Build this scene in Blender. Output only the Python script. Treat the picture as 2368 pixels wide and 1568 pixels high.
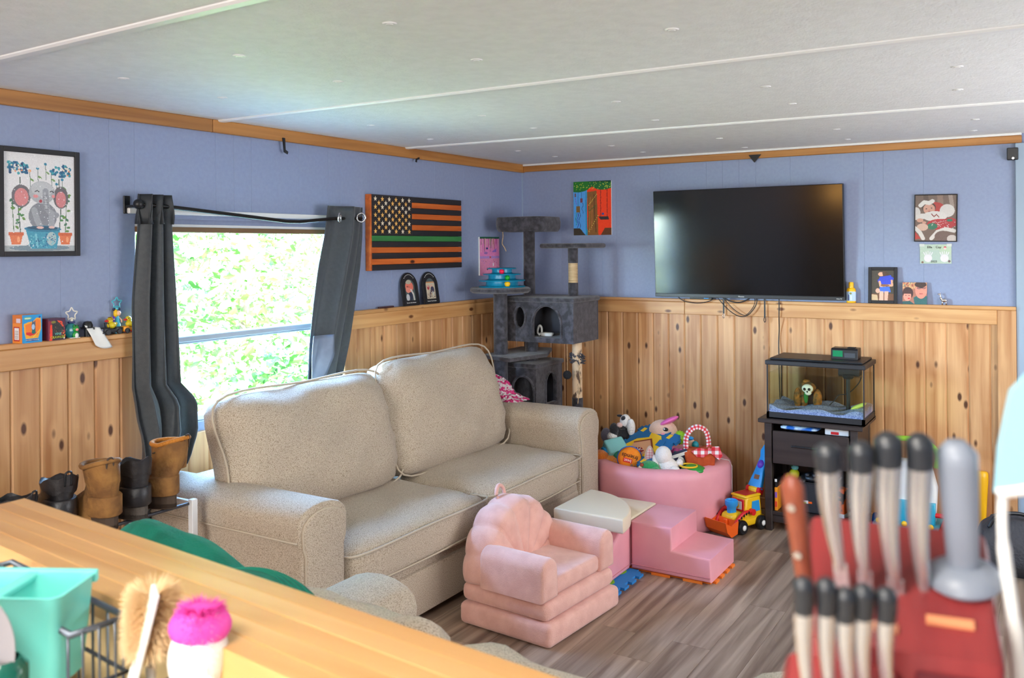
import bpy, bmesh, math, random
import numpy as np
from math import pi, sin, cos, radians
from mathutils import Vector, Matrix, Euler
random.seed(7)
for o in list(bpy.data.objects): bpy.data.objects.remove(o)
SC = bpy.context.scene
COL = SC.collection

# ------------------------------------------------------------------ camera
cam_data = bpy.data.cameras.new('camera'); cam = bpy.data.objects.new('camera', cam_data); COL.objects.link(cam)
YAW, ROLL, FPX, PY = 0.5511, -0.0078, 2067.3, 573.3
Fv = Vector((cos(YAW), sin(YAW), 0)); Rv = Vector((sin(YAW), -cos(YAW), 0)); Uv = Rv.cross(Fv)
R2 = cos(ROLL)*Rv + sin(ROLL)*Uv; U2 = -sin(ROLL)*Rv + cos(ROLL)*Uv
CAM = Vector((-5.227, -3.128, 1.531))
mw = Matrix((R2, U2, -Fv)).transposed().to_4x4(); mw.translation = CAM
cam.matrix_world = mw
cam_data.sensor_width = 36; cam_data.sensor_fit = 'HORIZONTAL'
cam_data.lens = 36*FPX/2368
cam_data.shift_y = -(784-PY)/2368
cam_data.clip_start = 0.05
cam_data.dof.use_dof = True; cam_data.dof.focus_distance = 4.2; cam_data.dof.aperture_fstop = 5.8
SC.camera = cam

# ------------------------------------------------------------------ light
SC.view_settings.view_transform = 'Standard'; SC.view_settings.look = 'None'
SC.view_settings.gamma = 1; SC.view_settings.use_curve_mapping = False
SC.view_settings.exposure = 0.08
world = bpy.data.worlds.new('sky'); SC.world = world; world.use_nodes = True
wn = world.node_tree.nodes; wl = world.node_tree.links
sky = wn.new('ShaderNodeTexSky'); sky.sky_type = 'HOSEK_WILKIE'; sky.turbidity = 3.0; sky.ground_albedo = 0.4
sky.sun_direction = Vector((-0.35, -0.6, 0.75)).normalized()
bg = wn['Background']; bg.inputs['Strength'].default_value = 620
wl.new(sky.outputs['Color'], bg.inputs['Color'])

def lamp(name, kind, loc, energy, color=(1, 1, 1), target=None, size=1, size_y=None, **kw):
    d = bpy.data.lights.new(name, kind); d.energy = energy; d.color = color
    if kind == 'AREA':
        d.size = size
        if size_y: d.shape = 'RECTANGLE'; d.size_y = size_y
    o = bpy.data.objects.new(name, d); COL.objects.link(o); o.location = loc
    if target is not None:
        o.rotation_euler = (Vector(target)-Vector(loc)).to_track_quat('-Z', 'Y').to_euler()
    return o
sun = lamp('sun', 'SUN', (-3, -4, 8), 260, (1, .95, .85), target=(-3+.35*8, -4+.6*8, 8-.75*8)); sun.data.angle = radians(1)
por = lamp('window_portal', 'AREA', (-2.38, .12, 1.2), 1, target=(-2.38, -1, 1.2), size=1.2, size_y=.9); por.data.cycles.is_portal = True
# unseen area lights added as soft fill for the room:
# one behind the camera, one at the side, one above the counter
k1 = lamp('rear_fill_light', 'AREA', (-7.9, -2.3, 1.45), 125, (1, .98, .95), target=(-1.5, -1.6, 2.0), size=1.8, size_y=1.2)
k2 = lamp('side_fill_light', 'AREA', (-1.7, -4.6, 1.25), 62, (.97, .98, 1), target=(-1.8, 0, 1.0), size=2.0, size_y=1.2)
k3 = lamp('counter_fill_light', 'AREA', (-5.3, -2.6, 2.06), 25, (1, .94, .84), target=(-5.0, -2.4, 0), size=.5)

# ------------------------------------------------------------------ materials
def lin(c):
    return c/12.92 if c <= .04045 else ((c+.055)/1.055)**2.4
def rgb(r, g, b): return (lin(r/255), lin(g/255), lin(b/255), 1)
MATS = {}
def node_mat(name):
    m = bpy.data.materials.new(name); m.use_nodes = True
    return m, m.node_tree.nodes, m.node_tree.links, m.node_tree.nodes['Principled BSDF']
def mat(name, c, rough=.5, metal=0, c2=None, scale=40, bump=0, bscale=None, spec=.5, stretch=(1, 1, 1), detail=3, contrast=(.35, .65), coat=0, sheen=0, emit=None, emit_s=0):
    """colour, optional second colour mixed in by noise, optional noise bump"""
    if name in MATS: return MATS[name]
    m, n, l, p = node_mat(name)
    p.inputs['Base Color'].default_value = c; p.inputs['Roughness'].default_value = rough
    p.inputs['Metallic'].default_value = metal; p.inputs['Specular IOR Level'].default_value = spec
    p.inputs['Coat Weight'].default_value = coat; p.inputs['Sheen Weight'].default_value = sheen
    if emit: p.inputs['Emission Color'].default_value = emit; p.inputs['Emission Strength'].default_value = emit_s
    if c2 or bump:
        tc = n.new('ShaderNodeTexCoord'); mp = n.new('ShaderNodeMapping'); mp.inputs['Scale'].default_value = stretch
        l.new(tc.outputs['Object'], mp.inputs['Vector'])
    if c2:
        t = n.new('ShaderNodeTexNoise'); t.inputs['Scale'].default_value = scale; t.inputs['Detail'].default_value = detail
        r = n.new('ShaderNodeValToRGB'); r.color_ramp.elements[0].position = contrast[0]; r.color_ramp.elements[1].position = contrast[1]
        r.color_ramp.elements[0].color = c; r.color_ramp.elements[1].color = c2
        l.new(mp.outputs['Vector'], t.inputs['Vector']); l.new(t.outputs['Fac'], r.inputs['Fac']); l.new(r.outputs['Color'], p.inputs['Base Color'])
    if bump:
        t2 = n.new('ShaderNodeTexNoise'); t2.inputs['Scale'].default_value = bscale or scale; t2.inputs['Detail'].default_value = 3
        b = n.new('ShaderNodeBump'); b.inputs['Strength'].default_value = bump; b.inputs['Distance'].default_value = .01
        l.new(mp.outputs['Vector'], t2.inputs['Vector']); l.new(t2.outputs['Fac'], b.inputs['Height']); l.new(b.outputs['Normal'], p.inputs['Normal'])
    MATS[name] = m; return m

def wood_mat(name, ca, cb, knot, axis='Z', rough=.45, knots=True, gscale=1.0, rnd=1.0, bump=.15):
    """boards: grain stretched along axis, knots, tone shifted per object by its random number"""
    m, n, l, p = node_mat(name)
    tc = n.new('ShaderNodeTexCoord'); oi = n.new('ShaderNodeObjectInfo')
    cmb = n.new('ShaderNodeVectorMath'); cmb.operation = 'SCALE'; cmb.inputs[0].default_value = (13.1, 7.7, 29.3); l.new(oi.outputs['Random'], cmb.inputs['Scale'])
    add = n.new('ShaderNodeVectorMath'); add.operation = 'ADD'; l.new(tc.outputs['Object'], add.inputs[0]); l.new(cmb.outputs['Vector'], add.inputs[1])
    mp = n.new('ShaderNodeMapping'); l.new(add.outputs['Vector'], mp.inputs['Vector'])
    s = {'X': (1.2, 26, 26), 'Y': (26, 1.2, 26), 'Z': (26, 26, 1.2)}[axis]
    mp.inputs['Scale'].default_value = [v*gscale for v in s]
    t = n.new('ShaderNodeTexNoise'); t.inputs['Scale'].default_value = 1; t.inputs['Detail'].default_value = 5; t.inputs['Distortion'].default_value = .6
    l.new(mp.outputs['Vector'], t.inputs['Vector'])
    r = n.new('ShaderNodeValToRGB'); r.color_ramp.elements[0].position = .32; r.color_ramp.elements[1].position = .68
    r.color_ramp.elements[0].color = ca; r.color_ramp.elements[1].color = cb
    l.new(t.outputs['Fac'], r.inputs['Fac'])
    hsv = n.new('ShaderNodeHueSaturation'); l.new(r.outputs['Color'], hsv.inputs['Color'])
    mr = n.new('ShaderNodeMapRange'); mr.inputs['To Min'].default_value = 1-.14*rnd; mr.inputs['To Max'].default_value = 1+.12*rnd
    l.new(oi.outputs['Random'], mr.inputs['Value']); l.new(mr.outputs['Result'], hsv.inputs['Value'])
    last = hsv.outputs['Color']
    if knots:
        mk = n.new('ShaderNodeMapping'); l.new(add.outputs['Vector'], mk.inputs['Vector'])
        k = {'X': (6, 13, 13), 'Y': (13, 6, 13), 'Z': (13, 13, 6)}[axis]
        mk.inputs['Scale'].default_value = k
        v = n.new('ShaderNodeTexVoronoi'); v.inputs['Scale'].default_value = 1; l.new(mk.outputs['Vector'], v.inputs['Vector'])
        rk = n.new('ShaderNodeValToRGB'); rk.color_ramp.elements[0].position = .09; rk.color_ramp.elements[1].position = .17
        rk.color_ramp.elements[0].color = (1, 1, 1, 1); rk.color_ramp.elements[1].color = (0, 0, 0, 1)
        l.new(v.outputs['Distance'], rk.inputs['Fac'])
        # paler halo round a knot
        rh = n.new('ShaderNodeValToRGB'); e = rh.color_ramp.elements; e[0].position = .16; e[1].position = .36
        e[0].color = (.35, .35, .35, 1); e[1].color = (0, 0, 0, 1)
        l.new(v.outputs['Distance'], rh.inputs['Fac'])
        mx2 = n.new('ShaderNodeMix'); mx2.data_type = 'RGBA'; mx2.inputs['B'].default_value = ca
        l.new(rh.outputs['Color'], mx2.inputs['Factor']); l.new(last, mx2.inputs['A']); last = mx2.outputs['Result']
        mx = n.new('ShaderNodeMix'); mx.data_type = 'RGBA'; mx.inputs['B'].default_value = knot
        l.new(rk.outputs['Color'], mx.inputs['Factor']); l.new(last, mx.inputs['A']); last = mx.outputs['Result']
    l.new(last, p.inputs['Base Color']); p.inputs['Roughness'].default_value = rough
    b = n.new('ShaderNodeBump'); b.inputs['Strength'].default_value = bump; b.inputs['Distance'].default_value = .004
    l.new(t.outputs['Fac'], b.inputs['Height']); l.new(b.outputs['Normal'], p.inputs['Normal'])
    MATS[name] = m; return m

def glass_mat(name, tint=(1, 1, 1, 1), ior=1.45, rough=0.0):
    """a thin pane: clear where faced, mirror-like at a slant"""
    m, n, l, p = node_mat(name); n.remove(p)
    tr = n.new('ShaderNodeBsdfTransparent'); tr.inputs['Color'].default_value = tint
    gl = n.new('ShaderNodeBsdfGlossy'); gl.inputs['Roughness'].default_value = rough
    fr = n.new('ShaderNodeFresnel'); fr.inputs['IOR'].default_value = ior
    ge = n.new('ShaderNodeNewGeometry'); iv = n.new('ShaderNodeMath'); iv.operation = 'SUBTRACT'; iv.inputs[0].default_value = 1; l.new(ge.outputs['Backfacing'], iv.inputs[1])
    mu = n.new('ShaderNodeMath'); mu.operation = 'MULTIPLY'; l.new(fr.outputs['Fac'], mu.inputs[0]); l.new(iv.outputs[0], mu.inputs[1])   # a thin sheet reflects at its front face only
    mx = n.new('ShaderNodeMixShader'); l.new(mu.outputs[0], mx.inputs['Fac']); l.new(tr.outputs['BSDF'], mx.inputs[1]); l.new(gl.outputs['BSDF'], mx.inputs[2])
    l.new(mx.outputs['Shader'], n['Material Output'].inputs['Surface'])
    MATS[name] = m; return m

def check_mat(name, c1, c2, c3, scale):
    """gingham: two crossing stripes"""
    m, n, l, p = node_mat(name)
    tc = n.new('ShaderNodeTexCoord'); sp = n.new('ShaderNodeSeparateXYZ'); l.new(tc.outputs['UV'], sp.inputs['Vector'])
    fs = []
    for ax in 'XY':
        a = n.new('ShaderNodeMath'); a.operation = 'MULTIPLY'; a.inputs[1].default_value = scale; l.new(sp.outputs[ax], a.inputs[0])
        f = n.new('ShaderNodeMath'); f.operation = 'FRACT'; l.new(a.outputs[0], f.inputs[0])
        g = n.new('ShaderNodeMath'); g.operation = 'GREATER_THAN'; g.inputs[1].default_value = .5; l.new(f.outputs[0], g.inputs[0]); fs.append(g)
    s = n.new('ShaderNodeMath'); s.operation = 'ADD'; l.new(fs[0].outputs[0], s.inputs[0]); l.new(fs[1].outputs[0], s.inputs[1])
    h = n.new('ShaderNodeMath'); h.operation = 'MULTIPLY'; h.inputs[1].default_value = .5; l.new(s.outputs[0], h.inputs[0])
    r = n.new('ShaderNodeValToRGB'); r.color_ramp.interpolation = 'CONSTANT'
    r.color_ramp.elements[0].color = c1; r.color_ramp.elements[1].position = .75; r.color_ramp.elements[1].color = c3
    e = r.color_ramp.elements.new(.25); e.color = c2
    l.new(h.outputs[0], r.inputs['Fac']); l.new(r.outputs['Color'], p.inputs['Base Color']); p.inputs['Roughness'].default_value = .8
    MATS[name] = m; return m

def attr_mat(name, rough=.4, coat=0):
    m, n, l, p = node_mat(name)
    a = n.new('ShaderNodeAttribute'); a.attribute_name = 'Col'; l.new(a.outputs['Color'], p.inputs['Base Color'])
    p.inputs['Roughness'].default_value = rough; p.inputs['Coat Weight'].default_value = coat
    MATS[name] = m; return m
PRINT = attr_mat('printed_picture', .35); CANVAS = attr_mat('painted_canvas', .7); GLOSSPRINT = attr_mat('glossy_print', .42)

WALLBLUE = mat('blue_wall_paint', rgb(138, 150, 181), .55, c2=rgb(143, 155, 185), scale=60, bump=.04, bscale=140)
CEIL = mat('white_ceiling_paint', rgb(232, 233, 231), .6, c2=rgb(238, 239, 237), scale=25, bump=.25, bscale=110)
WHITE = mat('white_paint', rgb(232, 232, 230), .4)
CEDAR = wood_mat('knotty_cedar', rgb(219, 170, 119), rgb(179, 122, 73), rgb(84, 46, 20), 'Z')
CEDARX = wood_mat('cedar_trim_x', rgb(214, 164, 108), rgb(188, 132, 76), rgb(110, 62, 26), 'X', knots=True)
CEDARY = wood_mat('cedar_trim_y', rgb(222, 172, 116), rgb(194, 138, 84), rgb(110, 62, 26), 'Y', knots=True)
CROWNX = wood_mat('oak_crown_x', rgb(188, 130, 66), rgb(152, 98, 44), rgb(110, 62, 26), 'X', knots=False)
CROWNY = wood_mat('oak_crown_y', rgb(188, 130, 66), rgb(152, 98, 44), rgb(110, 62, 26), 'Y', knots=False)
FLOORM = wood_mat('grey_brown_vinyl_plank', rgb(178, 154, 134), rgb(108, 87, 73), rgb(60, 46, 36), 'X', knots=False, rough=.38, rnd=1.9, gscale=.9, bump=.08)
BUTCHER = wood_mat('butcher_block', rgb(230, 182, 120), rgb(208, 152, 90), rgb(170, 100, 46), 'Y', rough=.35, knots=False, gscale=.45, rnd=.22, bump=.03)
DARKWOOD = wood_mat('espresso_wood', rgb(58, 48, 44), rgb(42, 34, 32), rgb(30, 24, 22), 'Y', rough=.4, knots=False, rnd=.2)
FABRIC = mat('beige_tweed', rgb(203, 187, 166), .95, c2=rgb(140, 118, 94), scale=310, bump=.4, bscale=420, contrast=(.45, .68), sheen=.2, stretch=(1, 1, 1))
PIPING = mat('beige_piping', rgb(192, 177, 156), .95)
CURTAIN = mat('charcoal_curtain', rgb(56, 62, 66), .55, c2=rgb(48, 54, 60), scale=60, bump=.12, bscale=300, sheen=.3)
BLACK = mat('black_plastic', rgb(22, 23, 26), .4)
BLACKM = mat('black_matte', rgb(24, 24, 26), .8)
DKGREY = mat('dark_grey_plastic', rgb(58, 62, 68), .45)
CHROME = mat('brushed_steel', rgb(200, 200, 202), .25, metal=1)
ALU = mat('white_aluminium', rgb(225, 228, 230), .35)
PLUSH = mat('dark_grey_plush', rgb(46, 44, 50), .95, c2=rgb(80, 78, 86), scale=34, bump=.5, bscale=240, contrast=(.4, .66), sheen=.4)
SISAL = mat('sisal_rope', rgb(214, 186, 146), .9, c2=rgb(176, 146, 106), scale=8, stretch=(1, 1, 40), bump=.3)
PINKF = mat('dusty_pink_fleece', rgb(234, 182, 168), .95, c2=rgb(222, 167, 153), scale=18, bump=.25, bscale=260, sheen=.4)
PINKV = mat('pink_vinyl', rgb(238, 164, 173), .45, c2=rgb(231, 156, 166), scale=6, bump=.05, bscale=30)
CREAMV = mat('cream_vinyl', rgb(234, 217, 190), .38, bump=.1, bscale=18)
def solid(name, r, g, b, rough=.4, **k): return mat(name, rgb(r, g, b), rough, **k)
YEL = solid('toy_yellow', 240, 190, 20); RED = solid('toy_red', 214, 30, 34); ORG = solid('toy_orange', 240, 96, 20)
BLU = solid('toy_blue', 40, 150, 220); DBLU = solid('toy_deep_blue', 24, 92, 190); GRN = solid('toy_green', 40, 150, 60); LIME = solid('toy_lime', 150, 205, 40)
PUR = solid('toy_purple', 110, 60, 190); TEAL = solid('toy_teal', 30, 150, 165); WHT = solid('toy_white', 236, 236, 232); PNK = solid('toy_pink', 236, 110, 180)
SKIN = solid('toy_skin', 240, 190, 160)
# ------------------------------------------------------------------ mesh helpers
def nb(): return bmesh.new()
def finish(bm, smooth=False, ang=None):
    me = bpy.data.meshes.new('m'); bmesh.ops.recalc_face_normals(bm, faces=bm.faces); bm.to_mesh(me); bm.free()
    if smooth:
        for p in me.polygons: p.use_smooth = True
        if ang: 
            me.set_sharp_from_angle(angle=radians(ang))
    return me
def ob(name, bm, m, parent=None, loc=(0, 0, 0), rot=(0, 0, 0), smooth=False, ang=None):
    me = bm if isinstance(bm, bpy.types.Mesh) else finish(bm, smooth, ang)
    o = bpy.data.objects.new(name, me); me.name = name; COL.objects.link(o)
    if m is not None:
        for mm in (m if isinstance(m, (list, tuple)) else [m]):
            if not me.materials or mm.name not in [q.name for q in me.materials]: me.materials.append(mm)
    o.location = loc; o.rotation_euler = rot
    if parent is not None: o.parent = parent
    return o
def tag(o, label, cat, group=None, kind=None):
    o['label'] = label
    if cat: o['category'] = cat
    if group: o['group'] = group
    if kind: o['kind'] = kind
    return o
def thing(name, label, cat, loc=(0, 0, 0), rotz=0, group=None, rot=None):
    o = bpy.data.objects.new(name, None); COL.objects.link(o); o.empty_display_size = .05
    o.location = loc; o.rotation_euler = rot if rot else (0, 0, rotz)
    return tag(o, label, cat, group)
def struct(name, bm, m, parent=None, **k):
    o = ob(name, bm, m, parent, **k)
    if parent is None: o['kind'] = 'structure'
    return o
def dup(root, loc, rotz=None, label=None):
    r = root.copy(); COL.objects.link(r); r.location = loc
    if rotz is not None: r.rotation_euler = (0, 0, rotz)
    if label: r['label'] = label
    for ch in list(root.children):
        c = ch.copy(); COL.objects.link(c); c.parent = r
        for g in list(ch.children):
            d = g.copy(); COL.objects.link(d); d.parent = c
    return r
def xf(bm, verts, M): bmesh.ops.transform(bm, matrix=M, verts=verts)
def box(bm, lo, hi, bev=0, seg=2, M=None):
    lo = Vector(lo); hi = Vector(hi); c = (lo+hi)/2; s = hi-lo
    g = bmesh.ops.create_cube(bm, size=1, matrix=Matrix.Translation(c) @ Matrix.Diagonal((*s, 1)))
    vs = g['verts']
    if bev:
        es = list({e for v in vs for e in v.link_edges})
        r = bmesh.ops.bevel(bm, geom=es, offset=min(bev, min(s)*.49), segments=seg, profile=.5, affect='EDGES')
        vs = list({v for f in r['faces'] for v in f.verts} | {v for v in vs if v.is_valid})
    if M is not None: xf(bm, [v for v in vs if v.is_valid], M)
    return bm
def bx(lo, hi, bev=0, seg=2): return box(nb(), lo, hi, bev, seg)
def cyl(bm, p0, p1, r0, r1=None, n=20, cap=True):
    p0 = Vector(p0); p1 = Vector(p1); d = p1-p0; r1 = r0 if r1 is None else r1
    M = Matrix.Translation((p0+p1)/2) @ d.to_track_quat('Z', 'Y').to_matrix().to_4x4()
    bmesh.ops.create_cone(bm, cap_ends=cap, segments=n, radius1=r0, radius2=r1, depth=d.length, matrix=M); return bm
def ell(bm, c, r, n=16, M=None):
    r = r if isinstance(r, (tuple, list)) else (r, r, r)
    T = Matrix.Translation(c) @ (M if M is not None else Matrix()) @ Matrix.Diagonal((*r, 1))
    bmesh.ops.create_uvsphere(bm, u_segments=n, v_segments=max(6, n//2+2), radius=1, matrix=T); return bm
def lathe(bm, prof, n=28, c=(0, 0, 0), M=None, close=False):
    rings = []; new = []
    for (r, z) in prof:
        if r < 1e-6: v = [bm.verts.new((0, 0, z))]
        else: v = [bm.verts.new((r*cos(2*pi*i/n), r*sin(2*pi*i/n), z)) for i in range(n)]
        rings.append(v); new += v
    for a, b in zip(rings, rings[1:]+([rings[0]] if close else [])):
        for i in range(n):
            j = (i+1) % n
            q = [a[i % len(a)], a[j % len(a)], b[j % len(b)], b[i % len(b)]]
            u = []
            for v in q:
                if v not in u: u.append(v)
            if len(u) > 2:
                try: bm.faces.new(u)
                except ValueError: pass
    T = Matrix.Translation(c) @ (M if M is not None else Matrix()); xf(bm, new, T); return bm
def tube(bm, pts, r, n=8, closed=False, cap=True):
    pts = [Vector(p) for p in pts]; N = len(pts); rings = []
    rs = r if isinstance(r, (list, tuple)) else [r]*N
    up = Vector((.13, .21, 1)).normalized()
    for i, p in enumerate(pts):
        a = pts[(i-1) % N] if (closed or i > 0) else p; b = pts[(i+1) % N] if (closed or i < N-1) else p
        t = (b-a).normalized(); x = t.cross(up)
        if x.length < 1e-3: x = t.cross(Vector((1, 0, 0)))
        x.normalize(); y = t.cross(x).normalized()
        rings.append([bm.verts.new(p+rs[i]*(cos(2*pi*k/n)*x+sin(2*pi*k/n)*y)) for k in range(n)])
    for i in range(N if closed else N-1):
        a, b = rings[i], rings[(i+1) % N]
        for k in range(n): bm.faces.new((a[k], a[(k+1) % n], b[(k+1) % n], b[k]))
    if cap and not closed: bm.faces.new(rings[0][::-1]); bm.faces.new(rings[-1])
    return bm
def spline(pts, m=6, closed=False):
    P = [Vector(p) for p in pts]; N = len(P); out = []
    for i in range(N if closed else N-1):
        if closed: a, b, c, d = P[(i-1) % N], P[i], P[(i+1) % N], P[(i+2) % N]
        else: a, b, c, d = P[max(i-1, 0)], P[i], P[i+1], P[min(i+2, N-1)]
        for k in range(m):
            t = k/m; out.append(.5*((2*b)+(-a+c)*t+(2*a-5*b+4*c-d)*t*t+(-a+3*b-3*c+d)*t**3))
    if not closed: out.append(P[-1])
    return out
def prism(bm, poly, d0, d1, plane='XZ', bev=0, seg=2):
    """polygon in a plane, pushed out along the third axis from d0 to d1"""
    def V(a, b, d): return {'XZ': (a, d, b), 'XY': (a, b, d), 'YZ': (d, a, b)}[plane]
    A = [bm.verts.new(V(a, b, d0)) for a, b in poly]; B = [bm.verts.new(V(a, b, d1)) for a, b in poly]
    fs = [bm.faces.new(A), bm.faces.new(B[::-1])]; n = len(poly)
    for i in range(n): fs.append(bm.faces.new((A[i], B[i], B[(i+1) % n], A[(i+1) % n])))
    bmesh.ops.recalc_face_normals(bm, faces=fs)
    if bev:
        es = [e for f in fs[:2] for e in f.edges]
        bmesh.ops.bevel(bm, geom=es, offset=bev, segments=seg, profile=.5, affect='EDGES')
    return bm
def pillow(size, n=(14, 10, 4), puff=.5, rnd=.12, wr=0.0, seed=0):
    """a stuffed cushion: box of given size, thick in the middle of its z axis, soft corners, a few wrinkles"""
    bm = nb(); a, b, c = [s/2 for s in size]
    bmesh.ops.create_cube(bm, size=2)
    es = [e for e in bm.edges]
    for ax, k in zip(range(3), n):
        ee = [e for e in bm.edges if abs((e.verts[0].co-e.verts[1].co)[ax]) > 1e-4]
        bmesh.ops.subdivide_edges(bm, edges=ee, cuts=k, use_grid_fill=True)
    rr = random.Random(seed); ph = [rr.uniform(0, 6) for _ in range(8)]
    for v in bm.verts:
        x, y, z = v.co
        ex = max(0, 1-abs(x)**5); ey = max(0, 1-abs(y)**4)
        t = (1-puff)+puff*(ex*ey)**.55
        # rounded outline in plan
        q = (abs(x)**8+abs(y)**8)**(1/8) if (x or y) else 0
        k = max(abs(x), abs(y))/q if q > 0 else 1
        w = wr*(sin(5*x+3*y+ph[0])*.5+sin(9*x-7*y+ph[1])*.3+sin(14*y+4*x+ph[2])*.25)
        side = 1-rnd*abs(z)**4
        v.co = Vector((a*x*(.9*k+.1)*side if q else 0, b*y*(.9*k+.1)*side if q else 0, c*z*t+w*(1 if z > 0 else -.4)*abs(z)))
    return bm
def uvproj(me, ax=(0, 2), scale=1.0):
    uv = me.uv_layers.new(name='UVMap')
    for lp in me.loops:
        co = me.vertices[lp.vertex_index].co; uv.data[lp.index].uv = (co[ax[0]]*scale, co[ax[1]]*scale)
_TXT = {}
def text(name, s, size, m, parent=None, loc=(0, 0, 0), rot=(pi/2, 0, 0), ext=.0006, align='CENTER', bold=0):
    cu = bpy.data.curves.new('t', 'FONT'); cu.body = s; cu.size = size; cu.extrude = ext; cu.align_x = align; cu.align_y = 'CENTER'; cu.resolution_u = 2; cu.offset = bold
    t = bpy.data.objects.new('t', cu); COL.objects.link(t); bpy.context.view_layer.update()
    me = bpy.data.meshes.new_from_object(t.evaluated_get(bpy.context.evaluated_depsgraph_get()))
    bpy.data.objects.remove(t); bpy.data.curves.remove(cu)
    return ob(name, me, m, parent, loc, rot)

class Cv:
    """a small painter: fills a raster that becomes the colours of a printed sheet"""
    def __init__(s, w, h, bg): s.w, s.h = w, h; s.a = np.zeros((h, w, 3)); s.a[:] = bg; s.Y, s.X = np.mgrid[0:h, 0:w]; s.X = (s.X+.5)/w; s.Y = (s.Y+.5)/h; s.r = np.random.RandomState(3)
    def put(s, m, c, al=1): s.a[m] = s.a[m]*(1-al)+np.array(c)*al; return s
    def rect(s, x0, y0, x1, y1, c, al=1): return s.put((s.X >= x0) & (s.X < x1) & (s.Y >= y0) & (s.Y < y1), c, al)
    def ell(s, cx, cy, rx, ry, c, rot=0, al=1):
        asp = s.h/s.w; dx = s.X-cx; dy = (s.Y-cy)*asp; ca, sa = cos(rot), sin(rot)
        u = dx*ca+dy*sa; v = -dx*sa+dy*ca
        return s.put((u/rx)**2+(v/(ry*asp))**2 < 1, c, al)
    def poly(s, P, c, al=1):
        m = np.zeros(s.X.shape, bool); n = len(P)
        for i in range(n):
            (x0, y0), (x1, y1) = P[i], P[(i+1) % n]
            if y0 == y1: continue
            k = ((s.Y >= min(y0, y1)) & (s.Y < max(y0, y1))) & (s.X < x0+(s.Y-y0)*(x1-x0)/(y1-y0)); m ^= k
        return s.put(m, c, al)
    def line(s, P, w, c, al=1):
        asp = s.h/s.w; m = np.zeros(s.X.shape, bool)
        for (x0, y0), (x1, y1) in zip(P, P[1:]):
            dx, dy = x1-x0, (y1-y0)*asp; L = dx*dx+dy*dy+1e-9
            t = np.clip(((s.X-x0)*dx+(s.Y-y0)*asp*dy)/L, 0, 1)
            m |= ((s.X-x0-t*dx)**2+((s.Y-y0)*asp-t*dy)**2) < (w/2)**2
        return s.put(m, c, al)
    def dots(s, n, x0, y0, x1, y1, r, cs, al=1):
        for i in range(n): s.ell(s.r.uniform(x0, x1), s.r.uniform(y0, y1), r, r*s.w/s.h, cs[s.r.randint(len(cs))], al=al)
        return s
    def noise(s, amt): s.a += s.r.normal(0, amt, s.a.shape[:2]+(1,)); return s
    def mesh(s, W, H, name='print'):
        """upright sheet in local XZ centred on the origin, looking along -y"""
        w, h = s.w, s.h
        xs = (np.arange(w+1)/w-.5)*W; zs = (.5-np.arange(h+1)/h)*H
        co = np.zeros(((h+1)*(w+1), 3)); co[:, 0] = np.tile(xs, h+1); co[:, 2] = np.repeat(zs, w+1)
        i = np.arange(h*w); r = i//w; q = i % w; v0 = r*(w+1)+q
        fc = np.stack([v0, v0+w+1, v0+w+2, v0+1], 1)
        me = bpy.data.meshes.new(name); me.from_pydata(co.tolist(), [], fc.tolist())
        c = np.clip(s.a/255, 0, 1); c = np.where(c <= .04045, c/12.92, ((c+.055)/1.055)**2.4).reshape(-1, 3)
        cl = np.ones((h*w*4, 4), np.float32); cl[:, :3] = np.repeat(c, 4, 0)
        at = me.color_attributes.new('Col', 'BYTE_COLOR', 'CORNER')
        srgb = np.ones((h*w*4, 4), np.float32); srgb[:, :3] = cl[:, :3]
        at.data.foreach_set('color', srgb.ravel()); me.update(); return me

# ------------------------------------------------------------------ room shell
ZL, ZCR, ZC = 1.212, 2.04, 2.095        # wainscot ledge, crown underside, ceiling
WX0, WX1, WZ0, WZ1 = -2.99, -1.80, .80, 1.64   # window opening in the left wall
XB, YB = -8.2, -4.8                       # far ends of the open plan room
# wall_left is the wall with the window (y = 0), wall_right carries the television (x = 0)
bm = nb()
for lo, hi in (((XB, .012, 0), (WX0, .13, ZC)), ((WX1, .012, 0), (.13, .13, ZC)), ((WX0, .012, 0), (WX1, .13, WZ0)), ((WX0, .012, WZ1), (WX1, .13, ZC))): box(bm, lo, hi)
wallA = struct('wall_left', bm, WALLBLUE)
wallB = struct('wall_right', bx((.012, YB, 0), (.13, .012, ZC)), WALLBLUE)
struct('wall_back', bx((XB-.12, YB, 0), (XB, .13, ZC)), mat('tan_wall_paint', rgb(176, 150, 124), .6))
struct('wall_front', bx((XB, YB-.12, 0), (.13, YB, ZC)), WALLBLUE)
# painted panels with fine grooves, above the wainscot
def panel_mesh(w, z0, z1):
    bm = nb(); g = .0015
    prism(bm, [(0, .012), (0, .001), (g, 0), (w-g, 0), (w, .001), (w, .012)], z0, z1, 'XY'); return finish(bm)
rp = random.Random(4)
def panels(par, spans, z0, z1, place):
    for a, b in spans:
        x = a
        while x < b-.02:
            w = min(rp.choice([.2, .3, .1, .2, .4]), b-x)
            if b-x-w < .06: w = b-x
            place(ob('panel', panel_mesh(w-.0003, z0, z1), WALLBLUE, par), x); x += w
def onA(o, x): o.location = (x, 0, 0)
def onB(o, y): o.location = (0, -y, 0); o.rotation_euler = (0, 0, -pi/2)
panels(wallA, [(-4.6, WX0), (WX1, 0)], ZL-.05, ZC, onA)
panels(wallA, [(WX0, WX1)], WZ1+.02, ZC, onA)
panels(wallB, [(0, 2.93)], ZL-.05, ZC, onB)
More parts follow.
